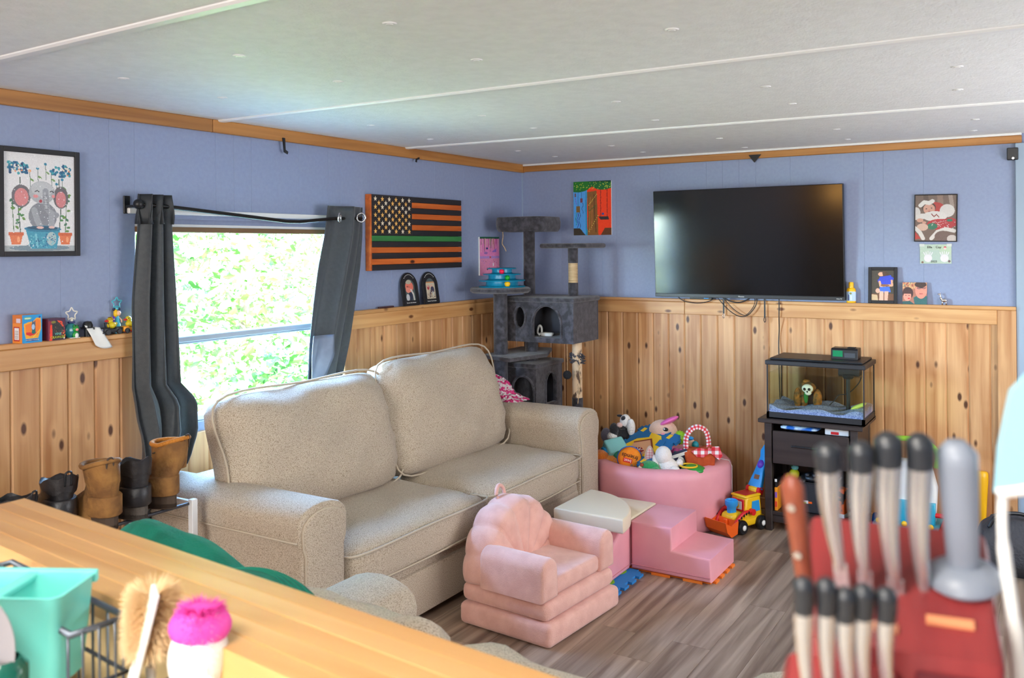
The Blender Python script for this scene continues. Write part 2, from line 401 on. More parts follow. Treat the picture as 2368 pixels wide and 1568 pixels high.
# knotty cedar planks of the wainscot, V-grooved
def plank_mesh(w, z1, z0=.0):
    bm = nb(); g = .007
    prism(bm, [(0, .012), (0, -.006), (.002, -.0075), (g, -.012), (w-g, -.012), (w-.002, -.0075), (w, -.006), (w, .012)], z0, z1, 'XY'); return finish(bm)
PM = plank_mesh(.1055, ZL-.06); PMS = plank_mesh(.1055, WZ0-.04); PMB = plank_mesh(.1032, ZL-.06)
x = -4.55
while x < -.02:
    inwin = WX0-.05 < x < WX1-.01
    ob('plank', PMS if inwin else PM, CEDAR, wallA, (x, 0, 0)); x += .1058
y = .02
while y < 2.90:
    ob('plank', PMB, CEDAR, wallB, (0, -y, 0), (0, 0, -pi/2)); y += .1035
# ledge cap and apron boards (trim), crown boards, base boards
def board(name, lo, hi, m, bev=.003): return struct(name, bx(lo, hi, bev, 1), m)
board('trim_1', (-4.6, -.036, ZL-.019), (WX0-.01, 0, ZL), CEDARX); board('trim_2', (-4.6, -.031, ZL-.094), (WX0-.01, -.012, ZL-.019), CEDARX)
board('trim_3', (WX1+.02, -.036, ZL-.019), (-.0, 0, ZL), CEDARX); board('trim_4', (WX1+.02, -.031, ZL-.094), (-.012, -.012, ZL-.019), CEDARX)
board('trim_5', (-.036, -1.165, ZL-.019), (0, -.036, ZL), CEDARY); board('trim_6', (-.031, -1.165, ZL-.094), (-.012, -.031, ZL-.019), CEDARY)
board('trim_7', (-.036, -2.93, ZL-.019), (0, -1.167, ZL), CEDARY); board('trim_8', (-.031, -2.845, ZL-.094), (-.012, -1.167, ZL-.019), CEDARY)
board('trim_9', (-.032, -2.93, 0), (-.012, -2.845, ZL-.019), CEDAR)
board('trim_10', (-2.62, -.022, ZCR), (-.0, 0, ZC), CROWNX); board('trim_11', (-4.6, -.022, ZCR), (-2.622, 0, ZC), CROWNX)
board('trim_12', (-.022, -2.96, ZCR+.004), (0, -.022, ZC-.012), CROWNY)
board('trim_13', (-.030, -2.96, ZC-.012), (0, -.022, ZC), WHITE)
board('trim_14', (-.02, -2.99, 0), (0, -2.93, ZCR+.004), mat('pale_blue_trim', rgb(150, 168, 186), .5))
board('baseboard_right', (-.026, -2.83, 0), (-.012, -.02, .062), CEDARY)
board('baseboard_left', (-4.6, -.026, 0), (-.03, -.012, .062), CEDARX)
struct('trim_15', bx((-.004, -.004, ZL), (.0, .0, ZCR)), MATS['pale_blue_trim'])

# ceiling with battens and white screw buttons
ceil = struct('ceiling', bx((XB-.12, YB-.12, ZC), (.13, .13, ZC+.2)), CEIL)
for i, (p, q) in enumerate((((-2.575, -.02), (-2.565, -4.7)), ((-1.28, -.02), (-1.11, -4.7)), ((-3.77, -.02), (-3.93, -4.7)), ((-5.15, -.02), (-5.15, -4.7)))):
    bm = nb(); d = Vector((q[0]-p[0], q[1]-p[1], 0)); L = d.length
    prism(bm, [(-.019, 0), (-.019, -.004), (-.012, -.009), (.012, -.009), (.019, -.004), (.019, 0)], 0, L, 'XZ')
    struct('trim_%d' % (16+i), bm, WHITE, loc=(p[0], p[1], ZC), rot=(0, 0, math.atan2(d.y, d.x)-pi/2))
bm = nb(); lathe(bm, [(0, -.0045), (.009, -.004), (.0095, -.003), (.017, -.0026), (.019, 0), (0, 0)], 16); BTN = finish(bm, True, 40)
for (x, y) in [(-3.48, -1.7), (-3.03, -2.27), (-3.43, -1.1), (-3.0, -1.64), (-3.4, -0.52), (-2.97, -1.06), (-2.97, -0.49), (-2.06, -1.66), (-2.06, -2.24), (-1.62, -2.22), (-2.07, -2.85), (-1.6, -2.81), (-1.5, -1.59), (-2.05, -1.03), (-1.58, -1.01), (-2.09, -0.45), (-1.52, -0.36), (-0.7, -2.2), (-0.24, -2.16), (-0.69, -2.8), (-0.25, -2.76), (-0.68, -1.61), (-0.7, -1.0), (-0.18, -1.59), (-0.78, -0.44), (-0.37, -0.46), (-0.29, -1.01)]:
    ob('screw_button', BTN, WHITE, ceil, (x, y, ZC))

# floor: vinyl planks laid along x over a sub-floor
floor = struct('floor', bx((XB-.12, YB-.12, -.2), (.13, .13, -.004)), solid('subfloor', 70, 58, 48, .8))
PLK = {}
def fl(L):
    k = round(L, 3)
    if k not in PLK:
        bm = nb(); g = .0012
        prism(bm, [(0, -.004), (0, -.0012), (g, 0), (.152-g, 0), (.152, -.0012), (.152, -.004)], 0, L-.001, 'YZ'); PLK[k] = finish(bm)
    return PLK[k]
rf = random.Random(11); y = 0; row = 0
while y > -3.6:
    y -= .1525; row += 1; x = -4.3-rf.uniform(0, 1.0)
    while x < -.001:
        L = 1.22
        if x+L > 0: L = round(-x, 2)
        if L < .03: break
        if x+L > -4.2: ob('plank', fl(L), FLOORM, floor, (x, y, 0))
        x += L
ob('plank', bx((XB, YB, -.004), (-4.3, 0, 0)), FLOORM, floor); ob('plank', bx((-4.3, YB, -.004), (.0, -3.66, 0)), FLOORM, floor)

# window: aluminium frame, sash bar, panes
win = struct('window_1', bx((WX0, .0, WZ1-.012), (WX1, .10, WZ1)), ALU)
for nm, lo, hi in (('frame', (WX0, .03, WZ0), (WX0+.025, .09, WZ1-.012)), ('frame', (WX1-.025, .03, WZ0), (WX1, .09, WZ1-.012)), ('frame', (WX0, .03, WZ0), (WX1, .09, WZ0+.025)),
                   ('sash_bar', (WX0+.025, .025, 1.143), (WX1-.025, .085, 1.168)), ('sash_bar', (WX0+.025, .04, 1.133), (WX1-.025, .085, 1.1425))):
    ob(nm, bx(lo, hi, .003, 1), ALU if nm == 'frame' else solid('sash_grey', 150, 154, 160, .4), win)
GLASS = glass_mat('window_glass', (.97, .99, .98, 1), 1.45)
ob('pane', bx((WX0+.025, .06, 1.168), (WX1-.025, .064, WZ1-.012)), GLASS, win); ob('pane', bx((WX0+.025, .05, WZ0+.025), (WX1-.025, .054, 1.133)), GLASS, win)
ob('head_casing', bx((WX0, -.014, WZ1-.034), (WX1, .03, WZ1-.012), .002, 1), solid('brown_casing', 112, 82, 50, .5), win)
board('trim_20', (-3.03, -.022, 1.678), (-1.76, 0, 1.70), WHITE)
# ------------------------------------------------------------------ sofas
def rolled_arm(w, h, d):
    """arm seen from the end: straight side, soft roll over the top"""
    P = [(.012, .05), (.012, h-.15), (0, h-.12), (-.004, h-.07)]
    for k in range(9):
        a = pi-pi*k/8; P.append((w/2+(w/2+.004)*cos(a), h-.062+.062*sin(a)))
    P += [(w+.004, h-.07), (w, h-.12), (w-.012, h-.15), (w-.012, .05)]
    return P
def make_sofa(name, label, L, seats, loc, rotz, armh=.65, backh=.62, cush=.48, split=None):
    t = thing(name, label, 'sofa', loc, rotz)
    ob('base', bx((.03, -.83, .045), (L-.03, -.03, .27), .02), FABRIC, t, smooth=True, ang=40)
    ob('front_rail', bx((.225, -.845, .05), (L-.225, -.80, .235), .015), FABRIC, t, smooth=True, ang=40)
    ob('back_frame', bx((.05, -.16, .06), (L-.05, -.0, backh), .04, 3), FABRIC, t, smooth=True, ang=50)
    for x0, mir in ((0, 1), (L, -1)):
        bm = nb(); P = rolled_arm(.235, armh, .85)
        prism(bm, P if mir == 1 else [(-a, b) for a, b in P], -.85, -.01, 'XZ', .012, 2)
        a = ob('arm', bm, FABRIC, t, (x0, 0, 0), smooth=True, ang=50)
        Q = [(p[0]*.86+.016, p[1]*.955) for p in P]; Q = [(u*mir, v+.004) for u, v in Q]
        ob('arm_panel', prism(nb(), Q, -.862, -.845, 'XZ', .006, 2), FABRIC, a, smooth=True, ang=50)
        ob('piping', tube(nb(), [(u, -.853, v) for u, v in Q], .005, 6), PIPING, a, smooth=True)
        ob('piping', tube(nb(), [((-.003)*mir, y, armh-.118) for y in (-.84, -.5, -.03)], .004, 6), PIPING, a, smooth=True)
        for yy in (-.78, -.08):
            ob('leg', cyl(nb(), (x0+mir*.08, yy, 0), (x0+mir*.08, yy, .06), .022, .028, 12), BLACK, t)
    W = L-.47; xs = [.235+W*i/seats for i in range(seats+1)]
    for i in range(seats):
        w = xs[i+1]-xs[i]; cx = (xs[i]+xs[i+1])/2
        c = ob('seat_cushion', pillow((w+.01, .64, .215), puff=.34, rnd=.03, wr=.009, seed=i+3), FABRIC, t, (cx, -.565, .355), smooth=True)
        hw = w/2-.012
        ob('piping', tube(nb(), spline([(-hw, -.21, .066), (-hw+.02, -.312, .064), (0, -.322, .068), (hw-.02, -.312, .064), (hw, -.21, .066)]), .005, 6), PIPING, c, smooth=True)
        ob('piping', tube(nb(), spline([(-hw+.02, -.31, -.058), (0, -.322, -.06), (hw-.02, -.31, -.058)]), .004, 6), PIPING, c, smooth=True)
        bmh = cush+(.03 if i == 1 else 0); bw = w+(.07 if i == 0 else .06)
        k = ob('back_cushion', pillow((bw, bmh+.05, .25), puff=.52, rnd=.05, wr=.020, seed=i+9), FABRIC, t, (cx-((.075 if i == 0 else .035) if L > 2 else .02), -.30, .445+bmh/2+.01), (radians(90-17), 0, 0), smooth=True)
        a, b = bw/2*.955, (bmh+.05)/2*.94
        pp = [(a*sx*f, b*sy*g, .045) for sx, sy, f, g in ((-1, -1, 1, 1), (0, -1, 1, 1.05), (1, -1, 1, 1), (1, 0, 1.04, 1), (1, 1, 1, 1), (0, 1, 1, 1.06), (-1, 1, 1, 1), (-1, 0, 1.04, 1))]
        if L > 2: ob('piping', tube(nb(), spline(pp, 6, True), .005, 6, True), PIPING, k, smooth=True)
    return t
make_sofa('sofa', 'long beige tweed two-cushion sofa standing under the window', 2.29, 2, (-3.03, -.075, 0), 0)
make_sofa('loveseat', 'beige tweed loveseat seen from behind over the wooden bar top', 1.36, 2, (-4.19, -2.79, 0), pi/2, backh=.66, cush=.32)

# ------------------------------------------------------------------ curtain rod and curtains
rod = thing('curtain_rod', 'bent dark metal curtain rod sagging above the window', 'curtain rod', (-2.4, -.085, 1.68))
RP = [(-3.02, -.085, 1.711), (-2.9, -.085, 1.706), (-2.55, -.085, 1.682), (-2.26, -.085, 1.661), (-2.18, -.085, 1.661), (-1.95, -.085, 1.681), (-1.74, -.085, 1.688)]
bm = tube(nb(), RP, .0085, 12); ob('pole', bm, solid('gunmetal', 60, 58, 56, .3, metal=1), rod, -rod.location, smooth=True, ang=60)
for x, z in ((-3.03, 1.712), (-1.76, 1.688)):
    bm = box(nb(), (x-.014, -.008, z-.035), (x+.014, -.001, z+.035), .002, 1); box(bm, (x-.007, -.085, z-.012), (x+.007, -.004, z-.002)); box(bm, (x-.008, -.1, z-.014), (x+.008, -.07, z-.008), .002, 1)
    ob('bracket', bm, BLACK, rod, -rod.location)
ob('finial', ell(nb(), (-3.035, -.085, 1.712), (.02, .02, .02), 14), BLACK, rod, -rod.location, smooth=True)

def curtain(edges, folds, amp, nu=72, nv=40, y0=-.085, twist=None):
    bm = nb(); zs = [e[0] for e in edges]; g = []
    for j in range(nv+1):
        t = j/nv; z = zs[0]+(zs[-1]-zs[0])*t
        zz = [e[0] for e in edges][::-1]
        xl = float(np.interp(z, zz, [e[1] for e in edges][::-1])); xr = float(np.interp(z, zz, [e[2] for e in edges][::-1])); yo = float(np.interp(z, zz, [e[3] for e in edges][::-1]))
        am = float(np.interp(z, zz, [e[4] for e in edges][::-1])) if len(edges[0]) > 4 else amp
        row = []
        for i in range(nu+1):
            u = i/nu; ph = 2*pi*folds*u
            y = y0+yo+am*(sin(ph+.5*sin(3*t))+.25*sin(2.3*ph+4*t+1))
            x = xl+(xr-xl)*u+.006*sin(2*ph+2*t)
            if twist: x, y, z2 = twist(u, t, x, y, z)
            else: z2 = z
            row.append(bm.verts.new((x, y, z2)))
        g.append(row)
    for j in range(nv):
        for i in range(nu): bm.faces.new((g[j][i], g[j][i+1], g[j+1][i+1], g[j+1][i]))
    return bm
def thick(o, t=.003):
    m = o.modifiers.new('cloth', 'SOLIDIFY'); m.thickness = t; m.offset = 0; return o
cl = thing('curtain', 'charcoal blackout curtain bunched at the left side of the window', 'curtain', (-2.96, -.09, 1.2))
def crumple(u, t, x, y, z):
    k = max(0, (t-.68)/.32)
    return x+.035*k*sin(7*u+9*t), y-.03*k*(1+sin(11*u+17*t)), z+.02*k*sin(9*u+3*t)
o = ob('panel', curtain([(1.75, -3.03, -2.90, 0, .022), (1.62, -3.035, -2.895, 0, .022), (1.33, -3.06, -2.882, 0, .026), (1.0, -3.06, -2.87, 0, .028), (.92, -3.055, -2.80, -.01, .03), (.80, -3.045, -2.81, -.015, .03), (.69, -3.06, -2.87, -.01, .025), (.63, -3.085, -3.045, 0, .02), (.5, -3.09, -3.05, 0, .015)], 2.6, .025, twist=crumple), CURTAIN, cl, -cl.location, smooth=True); thick(o)
o = ob('header_hem', curtain([(1.752, -3.034, -2.897, -.003, .023), (1.635, -3.038, -2.892, -.003, .023)], 2.6, .023, nv=4), mat('charcoal_hem', rgb(46, 50, 54), .6), cl, -cl.location, smooth=True); thick(o, .004)
cr = thing('curtain', 'charcoal grommet curtain swept aside at the right of the window', 'curtain', (-1.85, -.09, 1.3))
def sweep(u, t, x, y, z):
    k = max(0, t-.45)/.55
    return x, y-.02*k*(1-u), z+.03*k*(1-u)
o = ob('panel', curtain([(1.745, -1.98, -1.70, 0, .022), (1.60, -2.0, -1.705, 0, .024), (1.44, -2.045, -1.73, 0, .024), (1.06, -2.125, -1.83, 0, .022), (.88, -2.15, -1.89, 0, .02), (.70, -2.13, -1.96, 0, .02)], 1.35, .024, twist=sweep), CURTAIN, cr, -cr.location, smooth=True); thick(o)
o = ob('folded_lining', curtain([(1.12, -2.118, -1.99, -.03, .012), (1.02, -2.135, -1.985, -.035, .012), (.86, -2.15, -2.09, -.035, .008)], .8, .012, nv=14), mat('curtain_lining', rgb(112, 120, 136), .45, c2=rgb(96, 104, 122), scale=14), cr, -cr.location, smooth=True); thick(o)
def ring(parent, c, r, m, rot=None, rr=.0045):
    M = (rot or Matrix()); pts = [Vector(c)+(M @ Vector((r*cos(2*pi*k/24), 0, r*sin(2*pi*k/24)))) for k in range(24)]
    return ob('grommet', tube(nb(), pts, rr, 8, True), m, parent, -parent.location, smooth=True)
ring(cr, (-1.945, -.123, 1.684), .022, CHROME, Matrix.Rotation(.5, 3, 'Z'), .005); ring(cr, (-1.775, -.112, 1.69), .022, CHROME, Matrix.Rotation(-1.15, 3, 'Z'), .005)

# ------------------------------------------------------------------ cat tree in the corner
ct = thing('cat_tree', 'tall dark grey plush cat tree with condos and perches in the corner', 'cat tree', (-.42, -.42, 0))
def C(name, bm, m, sm=True, ang=45, parent=None): return ob(name, bm, m, parent or ct, -ct.location if parent is None else (0, 0, 0), smooth=sm, ang=ang)
def plate(outer, holes, d0, d1, plane):
    bm = nb(); V = {'XZ': lambda a, b: (a, d0, b), 'YZ': lambda a, b: (d0, a, b), 'XY': lambda a, b: (a, b, d0)}[plane]
    es = []
    for loop in [outer]+holes:
        vs = [bm.verts.new(V(a, b)) for a, b in loop]
        es += [bm.edges.new((vs[i], vs[(i+1) % len(vs)])) for i in range(len(vs))]
    r = bmesh.ops.triangle_fill(bm, use_beauty=True, use_dissolve=False, edges=es)
    fs = [f for f in r['geom'] if isinstance(f, bmesh.types.BMFace)]
    ex = bmesh.ops.extrude_face_region(bm, geom=fs); d = d1-d0
    bmesh.ops.translate(bm, verts=[v for v in ex['geom'] if isinstance(v, bmesh.types.BMVert)], vec={'XZ': (0, d, 0), 'YZ': (d, 0, 0), 'XY': (0, 0, d)}[plane])
    return bm
def arch(c, w, z0, z1, n=12):
    r = w/2; P = [(c-r, z0)]
    for k in range(n+1):
        a = pi-pi*k/n; P.append((c+r*cos(a), z1-r*1.1+r*1.1*sin(a)))
    return P+[(c+r, z0)]
def oval(c, z, rx, rz, n=20): return [(c+rx*cos(2*pi*k/n), z+rz*sin(2*pi*k/n)) for k in range(n)]
def rect(a0, b0, a1, b1): return [(a0, b0), (a1, b0), (a1, b1), (a0, b1)]
C('base_board', bx((-.72, -.72, 0), (-.10, -.10, .045), .015), PLUSH)
def condo(x0, x1, y0, y1, z0, z1, fh, sh, pad):
    C('condo_front', plate(rect(y0, z0, y1, z1-.0305), fh, x0, x0+.018, 'YZ'), PLUSH, False)
    C('condo_side', plate(rect(x0+.0185, z0+.001, x1-.0155, z1-.031), sh, y0+.0005, y0+.018, 'XZ'), PLUSH, False)
    C('condo_side', bx((x0+.019, y1-.018, z0+.001), (x1-.016, y1, z1-.031)), PLUSH, False); C('condo_back', bx((x1-.015, y0+.001, z0+.001), (x1, y1-.001, z1-.031)), solid('condo_back_board', 72, 74, 84, .8), False)
    C('condo_floor', bx((x0+.019, y0+.019, z0+.002), (x1-.016, y1-.019, z0+.03)), PLUSH, False); C('condo_roof', bx((x0-.012, y0-.012, z1-.03), (x1+.012, y1+.012, z1), .012), PLUSH)
    for h in fh+sh: pass
condo(-.60, -.27, -.70, -.215, .965, 1.235, [arch(-.522, .19, .995, 1.185), oval(-.338, 1.112, .037, .066)], [], 0)
C('opening_trim', tube(nb(), [(-.604, a, b) for a, b in arch(-.522, .194, .995, 1.187)], .007, 6), PLUSH); C('opening_trim', tube(nb(), [(-.604, a, b) for a, b in oval(-.338, 1.112, .039, .068)], .007, 6, True), PLUSH)
condo(-.60, -.27, -.445, -.215, .42, .835, [arch(-.355, .15, .60, .755)], [arch(-.42, .13, .58, .765)], 0)
C('opening_trim', tube(nb(), [(-.604, a, b) for a, b in arch(-.355, .152, .60, .757)], .007, 6), PLUSH); C('opening_trim', tube(nb(), [(a, -.449, b) for a, b in arch(-.42, .132, .58, .767)], .006, 6), PLUSH)
def post(x, y, z0, z1, r, m=PLUSH, nm='post'): return C(nm, cyl(nb(), (x, y, z0), (x, y, z1), r, n=24), m)
post(-.675, -.245, .045, 1.262, .042); post(-.37, -.27, 1.235, 1.64, .036); post(-.36, -.575, 1.235, 1.315, .031); post(-.36, -.575, 1.435, 1.53, .031); post(-.36, -.575, 1.315, 1.435, .029, SISAL, 'sisal_sleeve')
post(-.45, -.33, .83, .965, .04); post(-.40, -.33, .045, .42, .036); post(-.50, -.40, .045, .42, .036)
BIRCH = mat('scratched_birch_sleeve', rgb(224, 196, 160), .85, c2=rgb(96, 78, 66), scale=26, contrast=(.58, .66), stretch=(1, 1, .5), bump=.4)
post(-.45, -.645, .045, .63, .033); post(-.45, -.645, .63, .965, .030, BIRCH, 'sisal_sleeve')
bm = nb(); rr = random.Random(5)
for k in range(90):
    a = rr.uniform(0, 2*pi); z = rr.uniform(.835, .895); d = Vector((cos(a), sin(a), rr.uniform(-.6, .6))); p = Vector((-.45+.03*cos(a), -.645+.03*sin(a), z))
    cyl(bm, p, p+d*rr.uniform(.01, .024), .006, .001, 5)
C('torn_fur', bm, PLUSH)['kind'] = 'stuff'
C('frayed_string', tube(nb(), spline([(-.475, -.67, .84), (-.487, -.678, .78), (-.484, -.685, .72), (-.49, -.676, .66), (-.488, -.667, .6)]), .0025, 6), SISAL)
bm = lathe(nb(), [(0, -.018), (.17, -.018), (.182, -.008), (.182, .008), (.17, .016), (0, .014)], 36, (-.675, -.245, 1.28)); C('round_shelf', bm, PLUSH)
# top bed: a cushioned tray with a raised rim
bm = nb()
for (rx, ry, z) in (): pass
prof = [(0, -.03), (.93, -.04), (1.0, -.02), (1.02, .02), (.98, .05), (.88, .052), (.8, .03), (.72, .0), (0, -.006)]
bm = lathe(nb(), prof, 40, M=Matrix.Diagonal((1, 1, 1, 1)))
for v in bm.verts:
    a = math.atan2(v.co.y, v.co.x); r = math.hypot(v.co.x, v.co.y); q = (abs(cos(a))**5+abs(sin(a))**5)**(-1/5)
    v.co = Vector((-.365+r*q*.5*cos(a)*.30, -.262+r*q*sin(a)*.178, 1.672+v.co.z*1.0))
C('top_bed', bm, PLUSH)
C('perch_board', bx((-.50, -.735, 1.526), (-.22, -.415, 1.556), .013), PLUSH)
C('sloping_shelf', prism(nb(), [(-.745, -.15), (-.83, -.405), (-.50, -.47), (-.22, -.345), (-.25, -.13)], .868, .892, 'XY', .006), PLUSH)
C('dangling_string', tube(nb(), spline([(-.46, -.13, 1.64), (-.46, -.132, 1.60), (-.462, -.127, 1.56), (-.46, -.142, 1.535), (-.46, -.155, 1.51)]), .0028, 6), SISAL)
C('pompom_string', tube(nb(), [(-.56, -.636, .966), (-.56, -.636, .80)], .0015, 5), SISAL)
bm = ell(nb(), (-.56, -.636, .778), .026, 14); C('pompom', bm, mat('pompom_fur', rgb(40, 42, 46), .95, bump=1, bscale=300))
# tower of tracks with balls on the round shelf
tw = thing('ball_track_tower', 'teal three-tier ball track cat toy on the round plush shelf', 'cat toy', (-.675, -.258, 1.2965))
TEALP = solid('teal_plastic', 14, 136, 172, .3)
def tier(r, z, h): return [(r*.62, z), (r, z), (r+.003, z+.006), (r*.95, z+.009), (r*.74, z+.007), (r*.70, z+.016), (r*.70, z+h)]
ob('lower_track', lathe(nb(), [(0, 0)]+tier(.138, 0, .036)+[(0, .036)], 40), TEALP, tw, smooth=True, ang=40)
ob('middle_track', lathe(nb(), [(0, .036)]+tier(.138, .036, .037)[1:-2]+[(.082, .052), (.082, .073), (0, .073)], 40), TEALP, tw, smooth=True, ang=40)
ob('upper_track', lathe(nb(), [(0, .073), (.113, .073), (.116, .079), (.105, .082), (.075, .079), (.06, .088), (.06, .108), (0, .108)], 40), TEALP, tw, smooth=True, ang=40)
ob('top_disc', lathe(nb(), [(0, .108), (.086, .108), (.089, .113), (.08, .116), (0, .114)], 36), TEALP, tw, smooth=True, ang=40)
for nm, a, r, z, c in (('yellow ball', -2.30, .114, .022, (250, 190, 20)), ('green ball', -2.25, .099, .058, (20, 160, 40)), ('red ball', -2.6, .078, .0945, (240, 20, 70))):
    o = ob('ball', ell(nb(), (r*cos(a), r*sin(a), z), .0155 if 'yellow' not in nm else .0175, 18), solid('track_'+nm.split()[0], *c, .2), tw, smooth=True); o['label'] = nm+' in the track'
wt = thing('white_plastic_toy', 'small white plastic ball lying inside the upper cat condo', 'cat toy', (-.5, -.43, .995))
ob('oval_tray', lathe(nb(), [(0, 0), (.03, 0), (.035, .006), (.035, .012), (.028, .012), (.026, .004), (0, .004)], 24, (.01, -.03, 0), Matrix.Diagonal((.8, 1.3, 1.6, 1))), WHT, wt, smooth=True, ang=40)
ob('upright_loop', tube(nb(), spline([(0, .012, .004), (0, .028, .02), (0, .022, .05), (0, .012, .062), (0, .0, .05), (0, -.002, .02)], 5), .007, 8), WHT, wt, smooth=True)
wt['label'] = 'small white plastic toy with loop lying inside the upper cat condo'

# crocheted blanket heaped over the far end of the sofa arm
bm = nb(); N = 40; rows = []
for j in range(26):
    t = j/25; row = []
    for i in range(N):
        a = 2*pi*i/N
        r = (1-t)**.75; bump = 1+.10*sin(5*a+3*t)+.05*sin(17*a)+.04*sin(26*t*pi/2)
        row.append(bm.verts.new((.105*r*cos(a)*bump-.03*t, (.165*r*sin(a)*bump)+.07*t+(.03*sin(6*t)), .15*t*(1+.05*sin(4*a)))))
    rows.append(row)
for a, b in zip(rows, rows[1:]):
    for i in range(N): bm.faces.new((a[i], a[(i+1) % N], b[(i+1) % N], b[i]))
m, n, l, p = node_mat('crochet_yarn')
tc = n.new('ShaderNodeTexCoord'); wv = n.new('ShaderNodeTexWave'); wv.inputs['Scale'].default_value = 9; wv.inputs['Distortion'].default_value = 5; wv.inputs['Detail Scale'].default_value = 6; wv.bands_direction = 'DIAGONAL'
r = n.new('ShaderNodeValToRGB'); e = r.color_ramp.elements; e[0].color = rgb(236, 220, 222); e[0].position = .40; e[1].color = rgb(224, 60, 130); e[1].position = .58
r2 = n.new('ShaderNodeValToRGB'); e = r2.color_ramp.elements; e[0].color = (0, 0, 0, 1); e[1].color = (1, 1, 1, 1); e[0].position = .58; e[1].position = .62
ns = n.new('ShaderNodeTexNoise'); ns.inputs['Scale'].default_value = 9; l.new(tc.outputs['Object'], ns.inputs['Vector']); l.new(ns.outputs['Fac'], r2.inputs['Fac'])
mx = n.new('ShaderNodeMix'); mx.data_type = 'RGBA'; mx.inputs['B'].default_value = rgb(96, 100, 98)
l.new(tc.outputs['Object'], wv.inputs['Vector']); l.new(wv.outputs['Fac'], r.inputs['Fac']); l.new(r.outputs['Color'], mx.inputs['A']); l.new(r2.outputs['Color'], mx.inputs['Factor']); l.new(mx.outputs['Result'], p.inputs['Base Color'])
vb = n.new('ShaderNodeTexVoronoi'); vb.inputs['Scale'].default_value = 90; l.new(tc.outputs['Object'], vb.inputs['Vector']); b = n.new('ShaderNodeBump'); b.inputs['Strength'].default_value = 1; b.inputs['Distance'].default_value = .01; l.new(vb.outputs['Distance'], b.inputs['Height']); l.new(b.outputs['Normal'], p.inputs['Normal']); p.inputs['Roughness'].default_value = .95
tag(ob('crochet_blanket', bm, m, None, (-.80, -.33, .648), smooth=True), 'pink and white crocheted blanket heaped on the far sofa arm', 'blanket')

# ------------------------------------------------------------------ pink shell armchair for a child
ch = thing('child_armchair', 'dusty pink shell-backed foam child armchair on folded mattress layers', 'chair', (-1.985, -1.265, 0), radians(-5))
ob('mattress_layer', bx((-.268, -.225, 0), (.268, .225, .088), .022, 3), PINKF, ch, smooth=True, ang=60)
ob('mattress_layer', bx((-.255, -.205, .089), (.26, .225, .165), .03, 4), PINKF, ch, smooth=True, ang=60)
ob('seat', bx((-.17, -.185, .166), (.17, .16, .236), .02, 3), PINKF, ch, smooth=True, ang=60)
for s in (-1, 1):
    bm = nb(); P = []
    for k in range(9): a = pi*k/8; P.append((s*.215+.052*cos(a)*1.0, .285+.045*sin(a)))
    P += [(s*.215-.055, .167), (s*.215+.055, .167)]
    prism(bm, P, -.2, .12, 'XZ', .02, 3); ob('armrest', bm, PINKF, ch, smooth=True, ang=60)
def shell(W, H, d, lobes=7):
    """scalloped back: fan of padded ribs rising from the seat"""
    bm = nb(); nt, nr = 84, 16; cen = bm.verts.new((0, -d*.5, .02)); cb = bm.verts.new((0, d*.5, .02)); F = []; B = []
    for i in range(nt+1):
        th = pi*i/nt; u = th/pi*lobes; sc = abs(sin(pi*u)); rx = W/2; rz = H
        R = 1/math.sqrt((cos(th)/rx)**2+(sin(th)/rz)**2); R *= .95+.05*sc**.7
        f = []; bk = []
        for j in range(1, nr+1):
            q = j/nr; dep = d*.5+.014*sc**.6*min(1, q*1.4)
            if q > .85: dep *= math.sqrt(max(.12, 1-((q-.85)/.15)**2))
            f.append(bm.verts.new((R*q*cos(th), -dep, .02+R*q*sin(th)))); dd = d*.5*(math.sqrt(max(.12, 1-((q-.85)/.15)**2)) if q > .85 else 1)
            bk.append(bm.verts.new((R*q*cos(th), dd, .02+R*q*sin(th))))
        F.append(f); B.append(bk)
    for G, c in ((F, cen), (B, cb)):
        for i in range(nt):
            bm.faces.new((c, G[i][0], G[i+1][0]))
            for j in range(nr-1): bm.faces.new((G[i][j], G[i][j+1], G[i+1][j+1], G[i+1][j]))
    for i in range(nt): bm.faces.new((F[i][-1], B[i][-1], B[i+1][-1], F[i+1][-1]))
    for i in (0, nt):
        for j in range(nr-1): bm.faces.new((F[i][j], F[i][j+1], B[i][j+1], B[i][j]))
        bm.faces.new((cen, F[i][0], B[i][0], cb))
    return bm
sh = ob('shell_back', shell(.54, .305, .16), PINKF, ch, (0, .145, .150), (radians(-6), 0, 0), smooth=True, ang=80)
ob('back_skirt', bx((-.262, .08, .166), (.262, .222, .26), .03, 3), PINKF, ch, smooth=True, ang=60)
ob('carry_loop', tube(nb(), spline([(-.03, .01, .285), (-.042, .02, .33), (-.012, .03, .362), (.02, .03, .345), (.018, .02, .29)], 5), .0085, 8), PINKF, sh, smooth=True)

# ------------------------------------------------------------------ soft climbing blocks
st = thing('foam_steps', 'pink vinyl two-step foam climbing block with open side profile', 'foam steps', (-1.17, -1.57, .013))
P = [(-.205, 0), (.185, 0), (.185, .222), (-.02, .222), (-.02, .118), (-.205, .108)]
ob('body', prism(nb(), P, -.17, .17, 'YZ', .012, 3), PINKV, st, smooth=True, ang=50)
ob('seam', tube(nb(), [(-.172, .183, .022), (-.172, 0, .022), (-.172, -.203, .022)], .002, 5), solid('pink_seam', 206, 132, 142, .5), st)
cb_ = thing('foam_corner_block', 'pink foam corner block with a cream square top beside the steps', 'foam block', (-1.17, -1.205, .013))
ob('body', bx((-.17, -.173, 0), (.17, .173, .208), .012, 3), PINKV, cb_, smooth=True, ang=50); ob('top_pad', bx((-.168, -.171, .207), (.168, .171, .226), .008, 2), CREAMV, cb_, smooth=True, ang=50)
